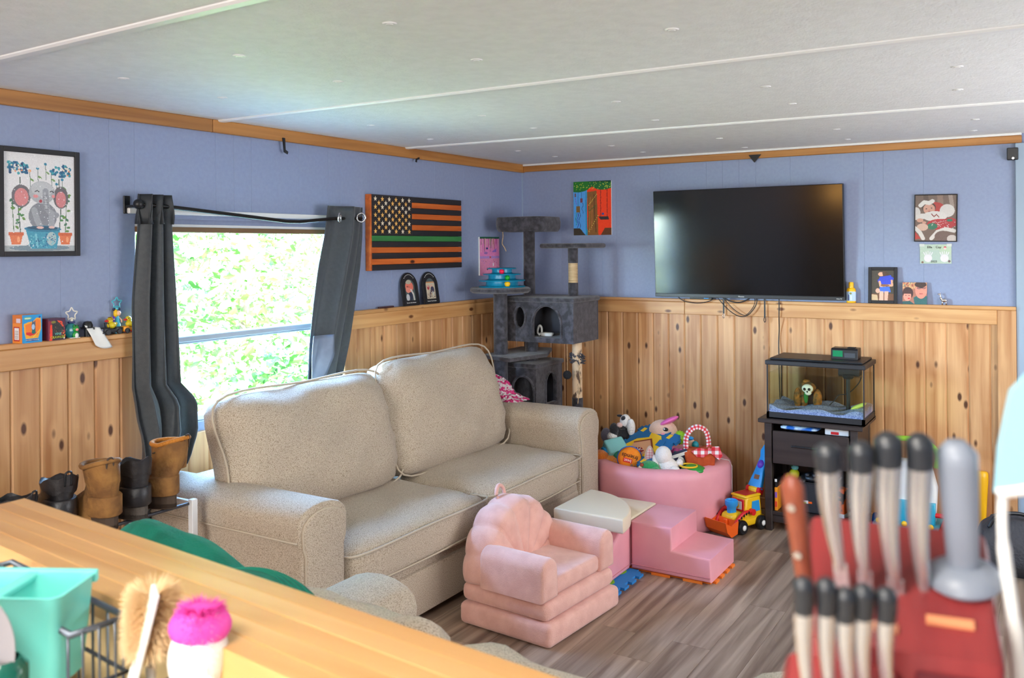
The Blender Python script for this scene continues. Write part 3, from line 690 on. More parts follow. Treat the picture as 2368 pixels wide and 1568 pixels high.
rp_ = thing('foam_ramp', 'pink foam wedge slide running down behind the child armchair', 'foam ramp', (-1.345, -1.205, .013))
ob('body', prism(nb(), [(0, 0), (-.335, 0), (-.335, .06), (-.10, .205), (0, .222)], -.178, .178, 'XZ', .012, 3), PINKV, rp_, smooth=True, ang=50)
ob('seam', tube(nb(), [(-.01, -.180, .022), (-.32, -.180, .022)], .002, 5), MATS['pink_seam'], rp_)
bm = nb(); R = .36
Q = [(0, 0)]+[(R*cos(-pi/2*k/16), R*sin(-pi/2*k/16)) for k in range(17)]
cq = ob('foam_quarter_pad', prism(nb(), Q, 0, .068, 'XY', .01, 3), CREAMV, None, (-1.545, -1.085, .2405), (0, radians(-1.0), radians(-2)), smooth=True, ang=50)
tag(cq, 'cream vinyl quarter-circle foam pad lying on the pink climbing blocks', 'foam pad')
# puzzle play mats under the blocks
def jig(w, h, n=4, t=.022):
    """square tile with interlocking teeth"""
    P = []
    def side(p, q, nx, ny):
        L = Vector((q[0]-p[0], q[1]-p[1])); out = []
        for k in range(n):
            for f, o in ((k/n, 0), (k/n+.25/n, 0), (k/n+.2/n, 1), (k/n+.8/n, 1), (k/n+.75/n, 0)):
                out.append((p[0]+L.x*f+nx*o*t, p[1]+L.y*f+ny*o*t))
        return out
    P += side((0, 0), (w, 0), 0, -1)+side((w, 0), (w, h), 1, 0)+side((w, h), (0, h), 0, 1)+side((0, h), (0, 0), -1, 0)
    return P
MATB = solid('foam_mat_blue', 38, 128, 200, .8); MATO = solid('foam_mat_orange', 244, 130, 40, .8); MATG = solid('foam_mat_green', 122, 184, 40, .8)
mb = thing('puzzle_mat', 'blue interlocking foam play mat with green shape on the floor', 'play mat', (-1.68, -1.44, .0005))
ob('tile', prism(nb(), jig(.325, .33), 0, .011, 'XY'), MATB, mb)
o = ob('inset_shape', tube(nb(), spline([(.12, .06, 0), (.2, .1, 0), (.28, .07, 0), (.33, .13, 0), (.25, .2, 0), (.14, .16, 0)], 6, True), .018, 8, True), MATG, mb, (0, 0, .0115)); o.scale = (1, 1, .08)
mo = thing('puzzle_mat', 'orange interlocking foam play mat sticking out under the steps', 'play mat', (-1.315, -1.765, .0005))
ob('tile', prism(nb(), jig(.30, .62), 0, .011, 'XY'), MATO, mo)
# ------------------------------------------------------------------ ball pit with soft toys
pit = thing('ball_pit', 'round pink foam ball pit filled with toys beside the sofa', 'ball pit', (-.405, -1.155, 0))
prof = [(.30, .06), (.30, .30), (.31, .325), (.335, .334), (.378, .330), (.396, .312), (.40, .28), (.40, .02), (.39, 0), (0, 0), (0, .06)]
ob('wall', lathe(nb(), prof, 64), PINKV, pit, smooth=True, ang=50)
for a in (-1.35, -.4):
    ob('seam', tube(nb(), [(.401*cos(a), .401*sin(a), z) for z in (.01, .2, .30)]+[(.385*cos(a), .385*sin(a), .330), (.34*cos(a), .34*sin(a), .336)], .002, 5), WHITE, pit)
FUR = lambda nm, r, g, b: mat(nm, rgb(r, g, b), .95, bump=.8, bscale=160, sheen=.4)
# filler toys under the heap
def plush(name, label, cat, loc, parts, rot=(0, 0, 0), group=None):
    t = thing(name, label, cat, loc, 0, group, rot)
    for nm, m, fn in parts:
        bm = nb(); fn(bm); ob(nm, bm, m, t, smooth=True, ang=60)
    return t
E_ = lambda c, r, M=None: (lambda bm: ell(bm, c, r, 18, M))
def EE(*a): return lambda bm: [ell(bm, c, r, 16) for c, r in a]
RX = lambda d: Matrix.Rotation(radians(d), 4, 'X'); RY = lambda d: Matrix.Rotation(radians(d), 4, 'Y'); RZ = lambda d: Matrix.Rotation(radians(d), 4, 'Z')
cowW = FUR('cow_white', 236, 232, 226); cowB = FUR('cow_black', 30, 30, 34)
plush('plush_cow', 'black and white spotted plush cow at the back left of the pit', 'plush toy', (-.40, -.93, .46),
      [('body', cowB, E_((0, 0, -.03), (.05, .05, .06))), ('head', cowW, E_((-.015, -.012, .048), (.036, .032, .042))), ('muzzle', FUR('cow_pink', 230, 190, 180), E_((-.045, .01, .03), (.018, .02, .015))),
       ('spot', cowB, E_((-.034, -.01, .068), (.018, .016, .016))), ('spot', cowB, E_((-.03, .0, .02), (.02, .025, .022))), ('arm', cowB, E_((-.05, .045, .0), (.025, .028, .04))), ('arm', cowW, E_((-.03, -.055, .02), (.022, .024, .05))), ('leg', cowW, E_((-.055, .055, -.04), (.03, .03, .028))), ('ear', cowB, E_((0, .03, .075), (.01, .02, .008)))])
# barn play board: blue foam tile with barn picture, leaning over the heap
pb = thing('barn_play_tile', 'blue foam tile with a yellow barn picture leaning over the toys', 'toy', (-.52, -1.115, .405), 0, None, (radians(6), radians(-26), radians(-27)))
NAVY = solid('barn_tile_blue', 28, 104, 156, .8); BYEL = solid('barn_tile_yellow', 244, 196, 40, .8)
ob('tile', prism(nb(), [(a-.14, b-.14) for a, b in jig(.28, .28, 4, .016)], -.008, .008, 'XY'), NAVY, pb)
def flat(poly, z0, z1): return prism(nb(), poly, z0, z1, 'XY')
ob('yellow_cutout', flat([(-.07, -.115), (.02, -.115), (.10, -.03), (.10, .06), (-.07, .12), (-.09, .05), (-.03, .0), (-.09, -.06)], .008, .0095), BYEL, pb)
ob('barn', flat([(-.085, -.055), (-.085, .06), (-.01, .075), (.045, 0), (-.01, -.07)], .0095, .0115), solid('barn_tan', 226, 170, 130, .7), pb)
ob('roof_line', flat([(-.015, .08), (.055, 0), (-.015, -.08), (-.022, -.074), (.042, 0), (-.022, .074)], .0115, .013), solid('barn_brown', 130, 60, 40, .7), pb)
ob('cloud', flat([(.02, -.115), (.075, -.09), (.07, -.05), (.02, -.06)], .0095, .012), NAVY, pb); ob('cloud', flat([(.06, .03), (.10, .05), (.04, .11), (.01, .1)], .0095, .012), NAVY, pb)
d = ob('barn_door', flat([(-.085, -.03), (-.085, .02), (-.05, .03), (-.035, -.005), (-.05, -.04)], .0115, .013), solid('barn_red', 150, 40, 40, .7), pb)
for a, b in (((-.08, -.028), (-.045, .018)), ((-.08, .018), (-.045, -.03)), ((-.08, -.005), (-.042, -.005))): ob('door_brace', tube(nb(), [(*a, .0135), (*b, .0135)], .002, 5), WHT, d)
for a, b in ((-.115, -.1), (-.115, .115), (.1, .115), (.118, -.08)): ob('yellow_edge', flat([(a-.018, b-.012), (a+.018, b-.012), (a+.018, b+.012), (a-.018, b+.012)], .008, .0098), BYEL, pb)
# plush face with a pink beret
plush('plush_doll', 'round peach plush doll face with pink beret and open smile', 'plush toy', (-.385, -1.165, .472),
      [('head', FUR('doll_peach', 240, 196, 168), E_((0, 0, 0), (.055, .085, .062))), ('beret', PNK, E_((.0, -.035, .058), (.055, .062, .016), RX(-28))), ('eye', BLACK, E_((-.05, -.035, .018), (.008, .016, .011))),
       ('eye_shine', WHT, E_((-.057, -.03, .021), (.003, .005, .005))), ('cheek', solid('cheek_pink', 240, 150, 160, .8), E_((-.053, -.02, -.012), (.006, .013, .010))), ('mouth', solid('mouth_red', 150, 30, 40, .7), E_((-.046, -.055, -.022), (.012, .016, .012), RX(20)))])
sb = thing('sensory_ball', 'lime green bumpy rubber ball behind the picnic basket', 'ball', (-.38, -1.262, .440)); bm = ell(nb(), (0, 0, 0), .036, 16); rb = random.Random(2)
ob('ball', bm, LIME, sb, smooth=True)
bm = nb()
for k in range(60):
    z = 1-2*(k+.5)/60; a = k*2.39996; q = math.sqrt(1-z*z); ell(bm, (.036*q*cos(a), .036*q*sin(a), .036*z), .0048, 6)
ob('bumps', bm, LIME, sb, smooth=True)['kind'] = 'stuff'
plush('teether_ring', 'peach and teal teether toy behind the gingham handle', 'baby toy', (-.34, -1.31, .395), [('pad', FUR('teether_peach', 236, 190, 160), E_((0, 0, 0), (.022, .035, .04))), ('teal_bead', TEAL, E_((-.01, -.035, .005), (.02, .02, .024))), ('blue_cap', BLU, E_((-.005, .0, .04), (.02, .024, .012)))])
plush('flower_rattle', 'pink flower rattle with a teal star under the doll', 'baby toy', (-.47, -1.275, .37), [('pink_petals', PNK, EE(((0, 0, 0), (.018, .03, .03)), ((0, -.03, .012), (.015, .018, .018)), ((0, .03, .02), (.015, .018, .018)))), ('teal_star', TEAL, E_((-.018, -.005, .004), (.006, .012, .012))), ('red_bow', RED, E_((0, .04, .035), (.012, .016, .01)))])
# picnic basket with gingham liner
bk = thing('toy_picnic_basket', 'orange-brown felt picnic basket with red gingham handle and bow', 'toy basket', (-.48, -1.415, .318), radians(-62))
FELT = mat('rust_felt', rgb(196, 84, 36), .95, c2=rgb(176, 70, 28), scale=30, bump=.3, bscale=200)
GING = check_mat('red_gingham', rgb(240, 236, 234), rgb(226, 110, 116), rgb(206, 26, 40), 1)
ob('basket', prism(nb(), [(-.075, 0), (.075, 0), (.088, .10), (.06, .112), (0, .095), (-.06, .10), (-.088, .085)], -.05, .05, 'XZ', .012, 3), FELT, bk, smooth=True, ang=60)
def ribbon(pts, w, wd, n=24):
    """flat strap along points, width along wd, with a running texture"""
    P = spline(pts, 6); bm = nb(); uvl = bm.loops.layers.uv.new('UVMap'); s = 0; R = []; W0 = wd
    for i, p in enumerate(P):
        if i: s += (P[i]-P[i-1]).length
        tg_ = (P[min(i+1, len(P)-1)]-P[max(i-1, 0)]).normalized()
        wd = Vector(W0) if W0 else (tg_.cross(Vector((0, 1, 0)))*.85+Vector((0, .5, 0))).normalized()
        R.append((bm.verts.new(p-wd*w/2), bm.verts.new(p+wd*w/2), s))
    for a, b in zip(R, R[1:]):
        f = bm.faces.new((a[0], a[1], b[1], b[0]))
        for lp, uv in zip(f.loops, ((0, a[2]/w), (1, a[2]/w), (1, b[2]/w), (0, b[2]/w))): lp[uvl].uv = (uv[0]*1.5, uv[1]*1.5)
    return bm
o = ob('handle', ribbon([(-.070, 0, .07), (-.072, 0, .15), (-.045, 0, .20), (-.005, 0, .215), (.035, 0, .195), (.05, 0, .15), (.052, 0, .10)], .028, None), GING, bk, smooth=True); thick(o, .006)
def leaf(pts, m, nm, par, sc=26):
    bm = prism(nb(), pts, -.058, -.051, 'XZ'); me = finish(bm); uvproj(me, (0, 2), sc); return ob(nm, me, m, par)
leaf([(-.05, .092), (-.02, .062), (.015, .06), (.05, .085), (.03, .105), (-.01, .112)], GING, 'liner_flap', bk)
leaf([(.045, .09), (.10, .045), (.118, .07), (.10, .12), (.062, .118)], GING, 'bow_tail', bk); leaf([(.03, .095), (.05, .08), (.062, .10), (.045, .115)], GING, 'bow_knot', bk)
# light blue activity cube
ac = thing('activity_cube', 'pale teal plastic toy cube with a blue dial', 'toy cube', (-.54, -.93, .362), 0, None, (radians(38), radians(-8), radians(-38)))
ob('body', bx((-.06, -.05, -.05), (.06, .05, .055), .012, 3), solid('pale_teal', 130, 196, 196, .45), ac, smooth=True, ang=50)
M = RY(-90); o = ob('dial', lathe(nb(), [(0, 0), (.034, 0), (.034, .012), (.03, .016), (0, .016)], 28, (-.06, .0, 0), M), solid('dial_blue', 30, 140, 200, .35), ac, smooth=True, ang=40)
ob('dial_grip', bx((-.083, -.004, -.028), (-.075, .004, .028), .002, 1), MATS['dial_blue'], ac)
for k in range(8): a = k*pi/4; ob('dial_mark', cyl(nb(), (-.0605, .042*cos(a), .042*sin(a)), (-.062, .042*cos(a), .042*sin(a)), .002, n=6), BLACKM, ac)
plush('plush_elephant', 'grey-lilac plush elephant half hidden behind the teal cube', 'plush toy', (-.38, -.87, .40), [('head', FUR('elephant_grey', 150, 150, 172), E_((0, 0, 0), (.06, .06, .06))), ('ear', MATS['elephant_grey'], E_((-.02, .06, .01), (.02, .035, .045))), ('ear', MATS['elephant_grey'], E_((-.0, -.06, .01), (.02, .035, .045))), ('eye', BLACK, E_((-.055, .02, .0), (.008, .01, .006))), ('trunk', MATS['elephant_grey'], E_((-.06, 0, -.04), (.022, .02, .05)))])
plush('plush_lion', 'orange shaggy plush animal at the left of the pit rim', 'plush toy', (-.60, -.93, .305), [('body', FUR('lion_orange', 236, 140, 40), E_((0, 0, -.01), (.06, .07, .055))), ('paw', MATS['lion_orange'], E_((-.045, -.065, .0), (.04, .036, .034))), ('mane', FUR('lion_mane', 226, 120, 24), E_((-.02, .05, .03), (.045, .05, .04)))])
plush('toy_ball', 'purple and green soft ball wedged beside the orange pillow', 'ball', (-.585, -.985, .345), [('purple_half', solid('ball_purple', 70, 50, 140, .5), E_((0, -.012, 0), (.032, .03, .032))), ('green_half', solid('ball_green', 30, 120, 90, .5), E_((0, .014, 0), (.03, .026, .03)))])
# orange cushion reading "We best friends", upside down
fc = thing('friends_cushion', 'round orange cushion lettered We best friends upside down', 'cushion', (-.655, -1.075, .354), 0, None, (0, radians(14), radians(-62)))
CO = mat('friends_orange', rgb(244, 164, 40), .9, c2=rgb(236, 128, 30), scale=9, bump=.3, bscale=160)
bm = lathe(nb(), [(0, -.031), (.045, -.0295), (.060, -.020), (.066, 0), (.060, .02), (.045, .03), (0, .032)], 36); ob('pad', bm, CO, fc, (0, 0, 0), (-pi/2, 0, 0), smooth=True)
ob('piping', tube(nb(), [(.067*cos(a), .004, .067*sin(a)) for a in [2*pi*k/32 for k in range(32)]], .004, 6, True), DBLU, fc, smooth=True)
def utext(s, size, m, x, z, y=-.0325, par=fc): return text('lettering', s, size, m, par, (x, y, z), (pi/2, pi, 0), .0006)
INK = solid('ink_black', 24, 22, 22, .7)
utext('friends', .034, INK, -.006, .02); utext('best', .024, WHT, -.012, -.006, -.0335); utext('We', .032, solid('ink_grey', 120, 120, 128, .7), .032, -.03)
ob('red_patch', bx((-.036, -.0328, -.0165), (.012, -.0295, .0055)), RED, fc)
# bunny
rabbit = FUR('rabbit_white', 244, 236, 228)
plush('plush_rabbit', 'white plush rabbit with gingham lined ear lying head down', 'plush toy', (-.63, -1.29, .345),
      [('body', rabbit, E_((.0, 0, -.02), (.05, .062, .055))), ('head', rabbit, E_((-.012, .02, .048), (.042, .046, .05))), ('leg', rabbit, E_((-.03, -.05, -.03), (.03, .034, .032))), ('arm', rabbit, E_((-.03, .058, .0), (.018, .018, .05), RX(-10))), ('tail', rabbit, E_((.02, -.06, .01), (.02, .02, .02)))])
er = thing('rabbit_ear_toy', 'upright fabric rabbit ear lined with pale pink gingham', 'plush toy', (-.63, -1.185, .372), radians(-62))
ob('ear', prism(nb(), [(.030*cos(a)*(1-.25*sin(a)), .062*sin(a)) for a in [2*pi*k/28 for k in range(28)]], -.008, .008, 'XZ', .005, 2), FUR('ear_beige', 206, 178, 158), er, smooth=True, ang=60)
bm = prism(nb(), [(.022*cos(a)*(1-.25*sin(a)), .05*sin(a)) for a in [2*pi*k/28 for k in range(28)]], -.0105, -.008, 'XZ'); me = finish(bm); uvproj(me, (0, 2), 70)
ob('gingham_lining', me, check_mat('pale_gingham', rgb(238, 222, 214), rgb(232, 180, 178), rgb(224, 140, 144), 1), er)
plush('plush_crocodile', 'green plush crocodile head with cream belly at the front rim', 'plush toy', (-.685, -1.205, .330), [('head', FUR('croc_green', 30, 150, 80), E_((0, 0, 0), (.04, .055, .035))), ('snout', MATS['croc_green'], E_((-.02, -.045, -.012), (.03, .03, .022))), ('belly', FUR('croc_cream', 230, 226, 190), E_((-.02, .04, -.015), (.028, .02, .024))), ('eye', solid('croc_eye', 150, 60, 30, .4), E_((-.035, .03, .015), (.01, .011, .01)))])
gt = thing('toy_turtle', 'green and yellow plastic toy dish under the picnic basket', 'toy', (-.585, -1.42, .318), 0)
ob('shell', lathe(nb(), [(0, .03), (.03, .028), (.06, .014), (.07, 0), (.062, -.004), (0, -.004)], 30), GRN, gt, smooth=True); ob('yellow_rim', tube(nb(), [(.045*cos(a)-.02, .045*sin(a)+.02, .026) for a in [2*pi*k/24 for k in range(24)]], .005, 8, True), YEL, gt, smooth=True)
cd = thing('word_card', 'black and white board book edge between rabbit and basket', 'book', (-.545, -1.335, .352), 0, None, (radians(20), radians(-20), radians(-70)))
ob('cover', bx((-.05, -.006, -.07), (.05, .006, .06), .003, 1), solid('card_navy', 40, 44, 70, .6), cd); ob('label_oval', lathe(nb(), [(0, 0), (.03, 0), (.03, .001), (0, .001)], 24, (-.0, -.0062, -.0), RX(90) @ Matrix.Diagonal((.6, 1, 1, 1))), WHT, cd)
ob('white_stripe', bx((-.05, -.0068, .03), (.05, -.006, .05)), WHT, cd)
bm = nb(); lathe(bm, [(0, .29), (.2, .275), (.295, .25), (.295, .062), (0, .062)], 40)
fl_ = ob('toy_filling', bm, mat('mixed_plush', rgb(120, 110, 130), .95, c2=rgb(190, 120, 70), scale=14, bump=1, bscale=30), None, (-.405, -1.155, 0), smooth=True, ang=60); tag(fl_, 'soft toys packed in the bottom of the pink pit', 'soft toys', kind='stuff')

# ------------------------------------------------------------------ push-along toy digger
ax = Vector((-.92, .39, 0)).normalized(); az = math.atan2(ax.y, ax.x)
dg = thing('toy_digger', 'yellow push-along toy digger with red scoop and blue handle', 'toy truck', (-.466, -1.645, 0), az); dg.scale = (.94, .94, .96)
ob('hood', bx((.03, -.055, .045), (.125, .055, .115), .028, 4), YEL, dg, smooth=True, ang=60); ob('chassis', bx((-.14, -.058, .03), (.12, .058, .075), .015, 3), YEL, dg, smooth=True, ang=60)
ob('cab', prism(nb(), [(.035, .06), (.02, .19), (-.10, .19), (-.12, .06)], -.055, .055, 'XZ', .012, 3), YEL, dg, smooth=True, ang=60)
ob('roof', bx((-.105, -.058, .185), (.028, .058, .20), .008, 2), YEL, dg, smooth=True, ang=60); ob('roof_patch', bx((-.088, -.042, .2), (.014, .042, .203), .002, 1), solid('deep_red', 180, 24, 26, .35), dg)
for s in (-1, 1): ob('side_window', prism(nb(), [(-.02, .105), (-.025, .165), (-.085, .165), (-.095, .105)], s*.0545, s*.058, 'XZ', .002, 1), DBLU if 0 else BLU, dg)
w = ob('windscreen', bx((.026, -.042, .11), (.034, .042, .18), .006, 2), RED, dg); ob('screen_picture', bx((.032, -.03, .122), (.036, .03, .168), .003, 1), WHT, w); ob('driver', ell(nb(), (.036, 0, .142), (.003, .013, .016), 12), YEL, w)
ob('funnel', lathe(nb(), [(0, .11), (.026, .11), (.026, .142), (.036, .152), (.036, .178), (.03, .182), (.027, .165), (0, .16)], 28, (.085, 0, 0)), BLU, dg, smooth=True, ang=50)
for x in (.075, -.09):
    for s in (-1, 1):
        wv_ = ob('wheel', lathe(nb(), [(0, -.016), (.034, -.016), (.040, -.008), (.040, .008), (.034, .016), (0, .016)], 28, (x, s*.066, .040), RX(90)), BLACK, dg, smooth=True, ang=50)
        ob('hub', lathe(nb(), [(0, .0), (.014, 0), (.016, .004), (.008, .006), (0, .008)], 12, (x, s*.082, .040), RX(90 if s < 0 else -90)), WHT, wv_, smooth=True)
for s in (-1, 1):
    ob('loader_arm', tube(nb(), spline([(-.01, s*.068, .115), (.06, s*.07, .118), (.115, s*.068, .085), (.15, s*.062, .03)]), .010, 8), RED, dg, smooth=True); ob('pivot', cyl(nb(), (-.01, s*.06, .112), (-.01, s*.082, .112), .018, n=20), RED, dg)
    for k in range(5):
        t = .15+k*.16; p = Vector((.01+.13*t, s*.0785, .118-.05*t*t)); ob('warning_stripe', bx(p-Vector((.005, .002, .007)), p+Vector((.005, .002, .007))), BLACK, dg)
sc = [(.0, .0), (.05, -.012), (.085, .02), (.10, .075), (.094, .075), (.075, .028), (.046, .0), (.006, .01), (.0, .07), (-.008, .07)]
bm = prism(nb(), sc, -.075, .075, 'XZ')
for s in (-1, 1): prism(bm, [(-.008, .07), (0, 0), (.05, -.012), (.085, .02), (.10, .075), (.05, .05)], s*.075-.003, s*.075+.003, 'XZ')
ob('scoop', bm, ORG, dg, (.125, 0, .016)); ob('scoop_ridge', bx((.128, -.012, .03), (.145, .012, .085), .005, 2), ORG, dg)
hd = ob('handle', prism(nb(), [(-.10, -.045), (-.10, .045), (-.19, .028), (-.25, .02), (-.28, .03), (-.31, .018), (-.325, 0), (-.31, -.018), (-.28, -.03), (-.25, -.02), (-.19, -.028)], -.012, .012, 'XY', .006, 2), BLU, dg, (-.03, 0, .135), (0, radians(62), 0), smooth=True, ang=60)
hd.location = (-.06, 0, .105); hd.scale = (1.22, 1.1, 1.1)
ob('ball_window', cyl(nb(), (-.215, 0, -.014), (-.215, 0, .014), .020, n=20), DBLU, hd); ob('purple_ball', ell(nb(), (-.215, 0, 0.0), .024, 16), PUR, hd, smooth=True); ob('slot', bx((-.165, -.018, -.0135), (-.14, .018, .0135), .003, 1), solid('slot_brown', 130, 84, 40, .6), hd)
ob('yellow_socket', bx((-.135, -.03, .07), (-.09, .03, .225), .01, 2), YEL, dg, smooth=True, ang=60)
for s in (-1, 1): ob('hinge', cyl(nb(), (-.115, s*.03, .205), (-.115, s*.048, .205), .022, n=20), RED, dg)
# ------------------------------------------------------------------ dark stand with aquarium
sd = thing('side_stand', 'dark espresso stand with one drawer under the fish tank', 'stand', (-.245, -1.99, 0))
S = lambda nm, lo, hi, par=sd, m=DARKWOOD, b=.003: ob(nm, bx(Vector(lo)-(sd.location if par is sd else Vector()), Vector(hi)-(sd.location if par is sd else Vector()), b, 1), m, par)
S('top', (-.435, -2.262, .582), (-.05, -1.728, .604))
for x in (-.41, -.095):
    for y in (-2.215, -1.775): S('leg', (x-.0, y-.019, 0), (x+.038, y+.019, .582))
S('lower_shelf', (-.405, -2.235, .085), (-.06, -1.757, .105)); S('bottom_rail', (-.398, -2.2, .045), (-.38, -1.79, .085))
S('added_back_panel', (-.066, -2.2, .10), (-.058, -1.79, .58)); S('added_side_panel', (-.38, -1.768, .10), (-.09, -1.758, .58)); S('added_side_panel', (-.38, -2.232, .10), (-.09, -2.222, .58)); S('drawer_floor', (-.39, -2.19, .365), (-.07, -1.80, .375))  # back and side panels added to darken the open shelf cavity
dr = S('drawer', (-.412, -2.190, .365), (-.395, -1.80, .540)); dr2 = dr
bm = box(nb(), (-.428+.245, -2.09+1.99, .463), (-.420+.245, -1.90+1.99, .472), .003, 2)
for y in (-2.08, -1.91): box(bm, (-.421+.245, y-.006+1.99, .462), (-.410+.245, y+.006+1.99, .471))
ob('handle', bm, BLACK, dr)
bagm = mat('blue_marbled_plastic', rgb(40, 110, 200), .3, c2=rgb(200, 226, 240), scale=22, contrast=(.45, .6))
b_ = ob('blue_bag', pillow((.24, .2, .036), (14, 8, 3), puff=.5, wr=.004), bagm, None, (-.29, -1.935, .5605), smooth=True); tag(b_, 'blue and white plastic bag squeezed above the drawer of the stand', 'bag')
wb = thing('white_box', 'flat white box with red print above the drawer of the stand', 'box', (-.30, -2.125, .54)); ob('carton', bx((-.08, -.06, 0), (.08, .06, .032), .003, 1), WHT, wb); ob('red_print', bx((-.0806, -.01, .004), (-.08, .03, .018)), RED, wb)
# tank
tk = thing('fish_tank', 'black rimmed glass fish tank on the dark stand', 'fish tank', (-.255, -2.017, .604))
TB = solid('tank_black', 30, 30, 33, .45); tx, ty = .148, .250
PANE = glass_mat('tank_glass', (.95, .97, .95, 1), 1.45)
bm = nb()
for lo, hi in (((-tx, -ty, 0), (-tx+.014, ty, .034)), ((tx-.014, -ty, 0), (tx, ty, .034)), ((-tx, -ty, 0), (tx, -ty+.014, .034)), ((-tx, ty-.014, 0), (tx, ty, .034)), ((-tx, -ty, 0), (tx, ty, .006))): box(bm, lo, hi)
ob('base_rim', bm, TB, tk)
gx, gy = tx-.004, ty-.004
for lo, hi in (((-gx, -gy, .008), (-gx+.004, gy, .292)), ((gx-.004, -gy, .008), (gx, gy, .292)), ((-gx+.004, -gy, .008), (gx-.004, -gy+.004, .292)), ((-gx+.004, gy-.004, .008), (gx-.004, gy, .292))): ob('glass_pane', bx(lo, hi), PANE, tk)
for sx in (-1, 1):
    for sy in (-1, 1): ob('silicone_corner', bx((sx*gx-.003, sy*gy-.003, .034), (sx*gx+.003, sy*gy+.003, .29)), TB, tk)
WATER = glass_mat('aquarium_water', (.94, .95, .80, 1), 1.33)
ob('water', bx((-gx+.006, -gy+.006, .05), (gx-.006, gy-.006, .245)), WATER, tk)
bm = nb(); nx, ny = 14, 40; G = []
for i in range(nx+1):
    G.append([bm.verts.new((-gx+.006+(2*gx-.012)*i/nx, -gy+.006+(2*gy-.012)*j/ny, .058+.010*sin(j*.33+1)+.006*sin(i*.9+j*.5)+.004*i/nx)) for j in range(ny+1)])
for i in range(nx):
    for j in range(ny): bm.faces.new((G[i][j], G[i+1][j], G[i+1][j+1], G[i][j+1]))
r = bmesh.ops.extrude_face_region(bm, geom=list(bm.faces)); 
for v in [g for g in r['geom'] if isinstance(g, bmesh.types.BMVert)]: v.co.z = .010
m, n, l, p = node_mat('blue_gravel'); tc = n.new('ShaderNodeTexCoord'); vo = n.new('ShaderNodeTexVoronoi'); vo.inputs['Scale'].default_value = 260; l.new(tc.outputs['Object'], vo.inputs['Vector'])
rr_ = n.new('ShaderNodeValToRGB'); e = rr_.color_ramp.elements; e[0].color = rgb(60, 84, 156); e[1].color = rgb(186, 198, 240); l.new(vo.outputs['Color'], rr_.inputs['Fac']); l.new(rr_.outputs['Color'], p.inputs['Base Color'])
ob('gravel', bm, m, tk, smooth=True, ang=50)['kind'] = 'stuff'
bm = box(nb(), (-tx-.006, -ty-.006, .288), (tx+.006, ty+.006, .312), .004, 2); box(bm, (-tx+.02, -ty+.012, .312), (tx-.004, ty-.012, .324), .006, 2)
ob('lid', bm, TB, tk); ob('lid_tab', bx((-tx-.002, -.04, .3245), (-tx+.05, .025, .326), .001, 1), BLACK, tk)
ob('filter_box', bx((.05, -.19, .225), (.13, -.08, .29), .006, 2), TB, tk); ob('light_bar', bx((-.02, -.2, .275), (.03, .2, .288)), TB, tk)
sk = thing('pirate_skull_ornament', 'orange rock ornament with a white skull in the fish tank', 'aquarium ornament', (-.262, -1.952, .662))
ROCK = mat('ornament_rock', rgb(176, 108, 36), .8, c2=rgb(66, 60, 34), scale=38, bump=.8, bscale=70)
for nm, c, r_, mt in (('left_leg', (0, .052, .04), (.026, .024, .056), ROCK), ('middle_leg', (.01, .022, .045), (.026, .022, .062), ROCK), ('right_leg', (0, -.05, .04), (.026, .024, .056), ROCK), ('arch_top', (.004, .004, .098), (.032, .046, .034), ROCK), ('peak', (.012, .010, .125), (.02, .022, .018), ROCK), ('back_wall', (.03, -.012, .045), (.012, .05, .06), solid('cave_dark', 52, 46, 52, .8))):
    ob(nm, ell(nb(), c, r_, 18), mt, sk, smooth=True)
ob('green_moss', ell(nb(), (-.018, .006, .05), (.012, .012, .034), 12), solid('moss_green', 40, 120, 50, .8), sk, smooth=True)
s_ = ob('skull', ell(nb(), (-.028, -.004, .098), (.016, .030, .024), 16), WHT, sk, smooth=True)
ob('jaw', ell(nb(), (-.030, -.008, .076), (.012, .018, .014), 12), WHT, sk, smooth=True)
for y in (.008, -.016): ob('eye_socket', ell(nb(), (-.042, y, .096), (.005, .008, .008), 10), BLACKM, s_)
ob('nose_hole', ell(nb(), (-.043, -.006, .083), (.004, .004, .005), 8), BLACKM, s_)
tb_ = thing('filter_intake_tube', 'black filter intake tube hanging in the fish tank', 'filter tube', (-.235, -2.155, .655))
ob('pipe', cyl(nb(), (0, 0, .02), (0, 0, .185), .0095, .0115, 16), TB, tb_, smooth=True, ang=60); ob('collar', lathe(nb(), [(0, .165), (.022, .165), (.03, .175), (.03, .185), (0, .188)], 20), TB, tb_, smooth=True, ang=40)
ob('foot', lathe(nb(), [(0, -.02), (.012, -.02), (.012, .02), (0, .02)], 16), TB, tb_)
tag(ob('air_hose', tube(nb(), spline([(-.2, -2.215, .83), (-.2, -2.205, .80), (-.21, -2.17, .755), (-.22, -2.14, .735), (-.225, -2.105, .727), (-.235, -2.085, .70), (-.245, -2.06, .672)]), .0028, 6), BLACK, smooth=True), 'thin black air hose bent across the water of the tank', 'hose')
gs = thing('gravel_scoop', 'pale lime green plastic tool lying on the tank gravel', 'tank toy', (-.28, -2.215, .685), 0, None, (radians(-25), 0, 0))
ob('blade', pillow((.04, .085, .02), (6, 10, 2), puff=.6), solid('pale_lime', 214, 230, 110, .4), gs, smooth=True)
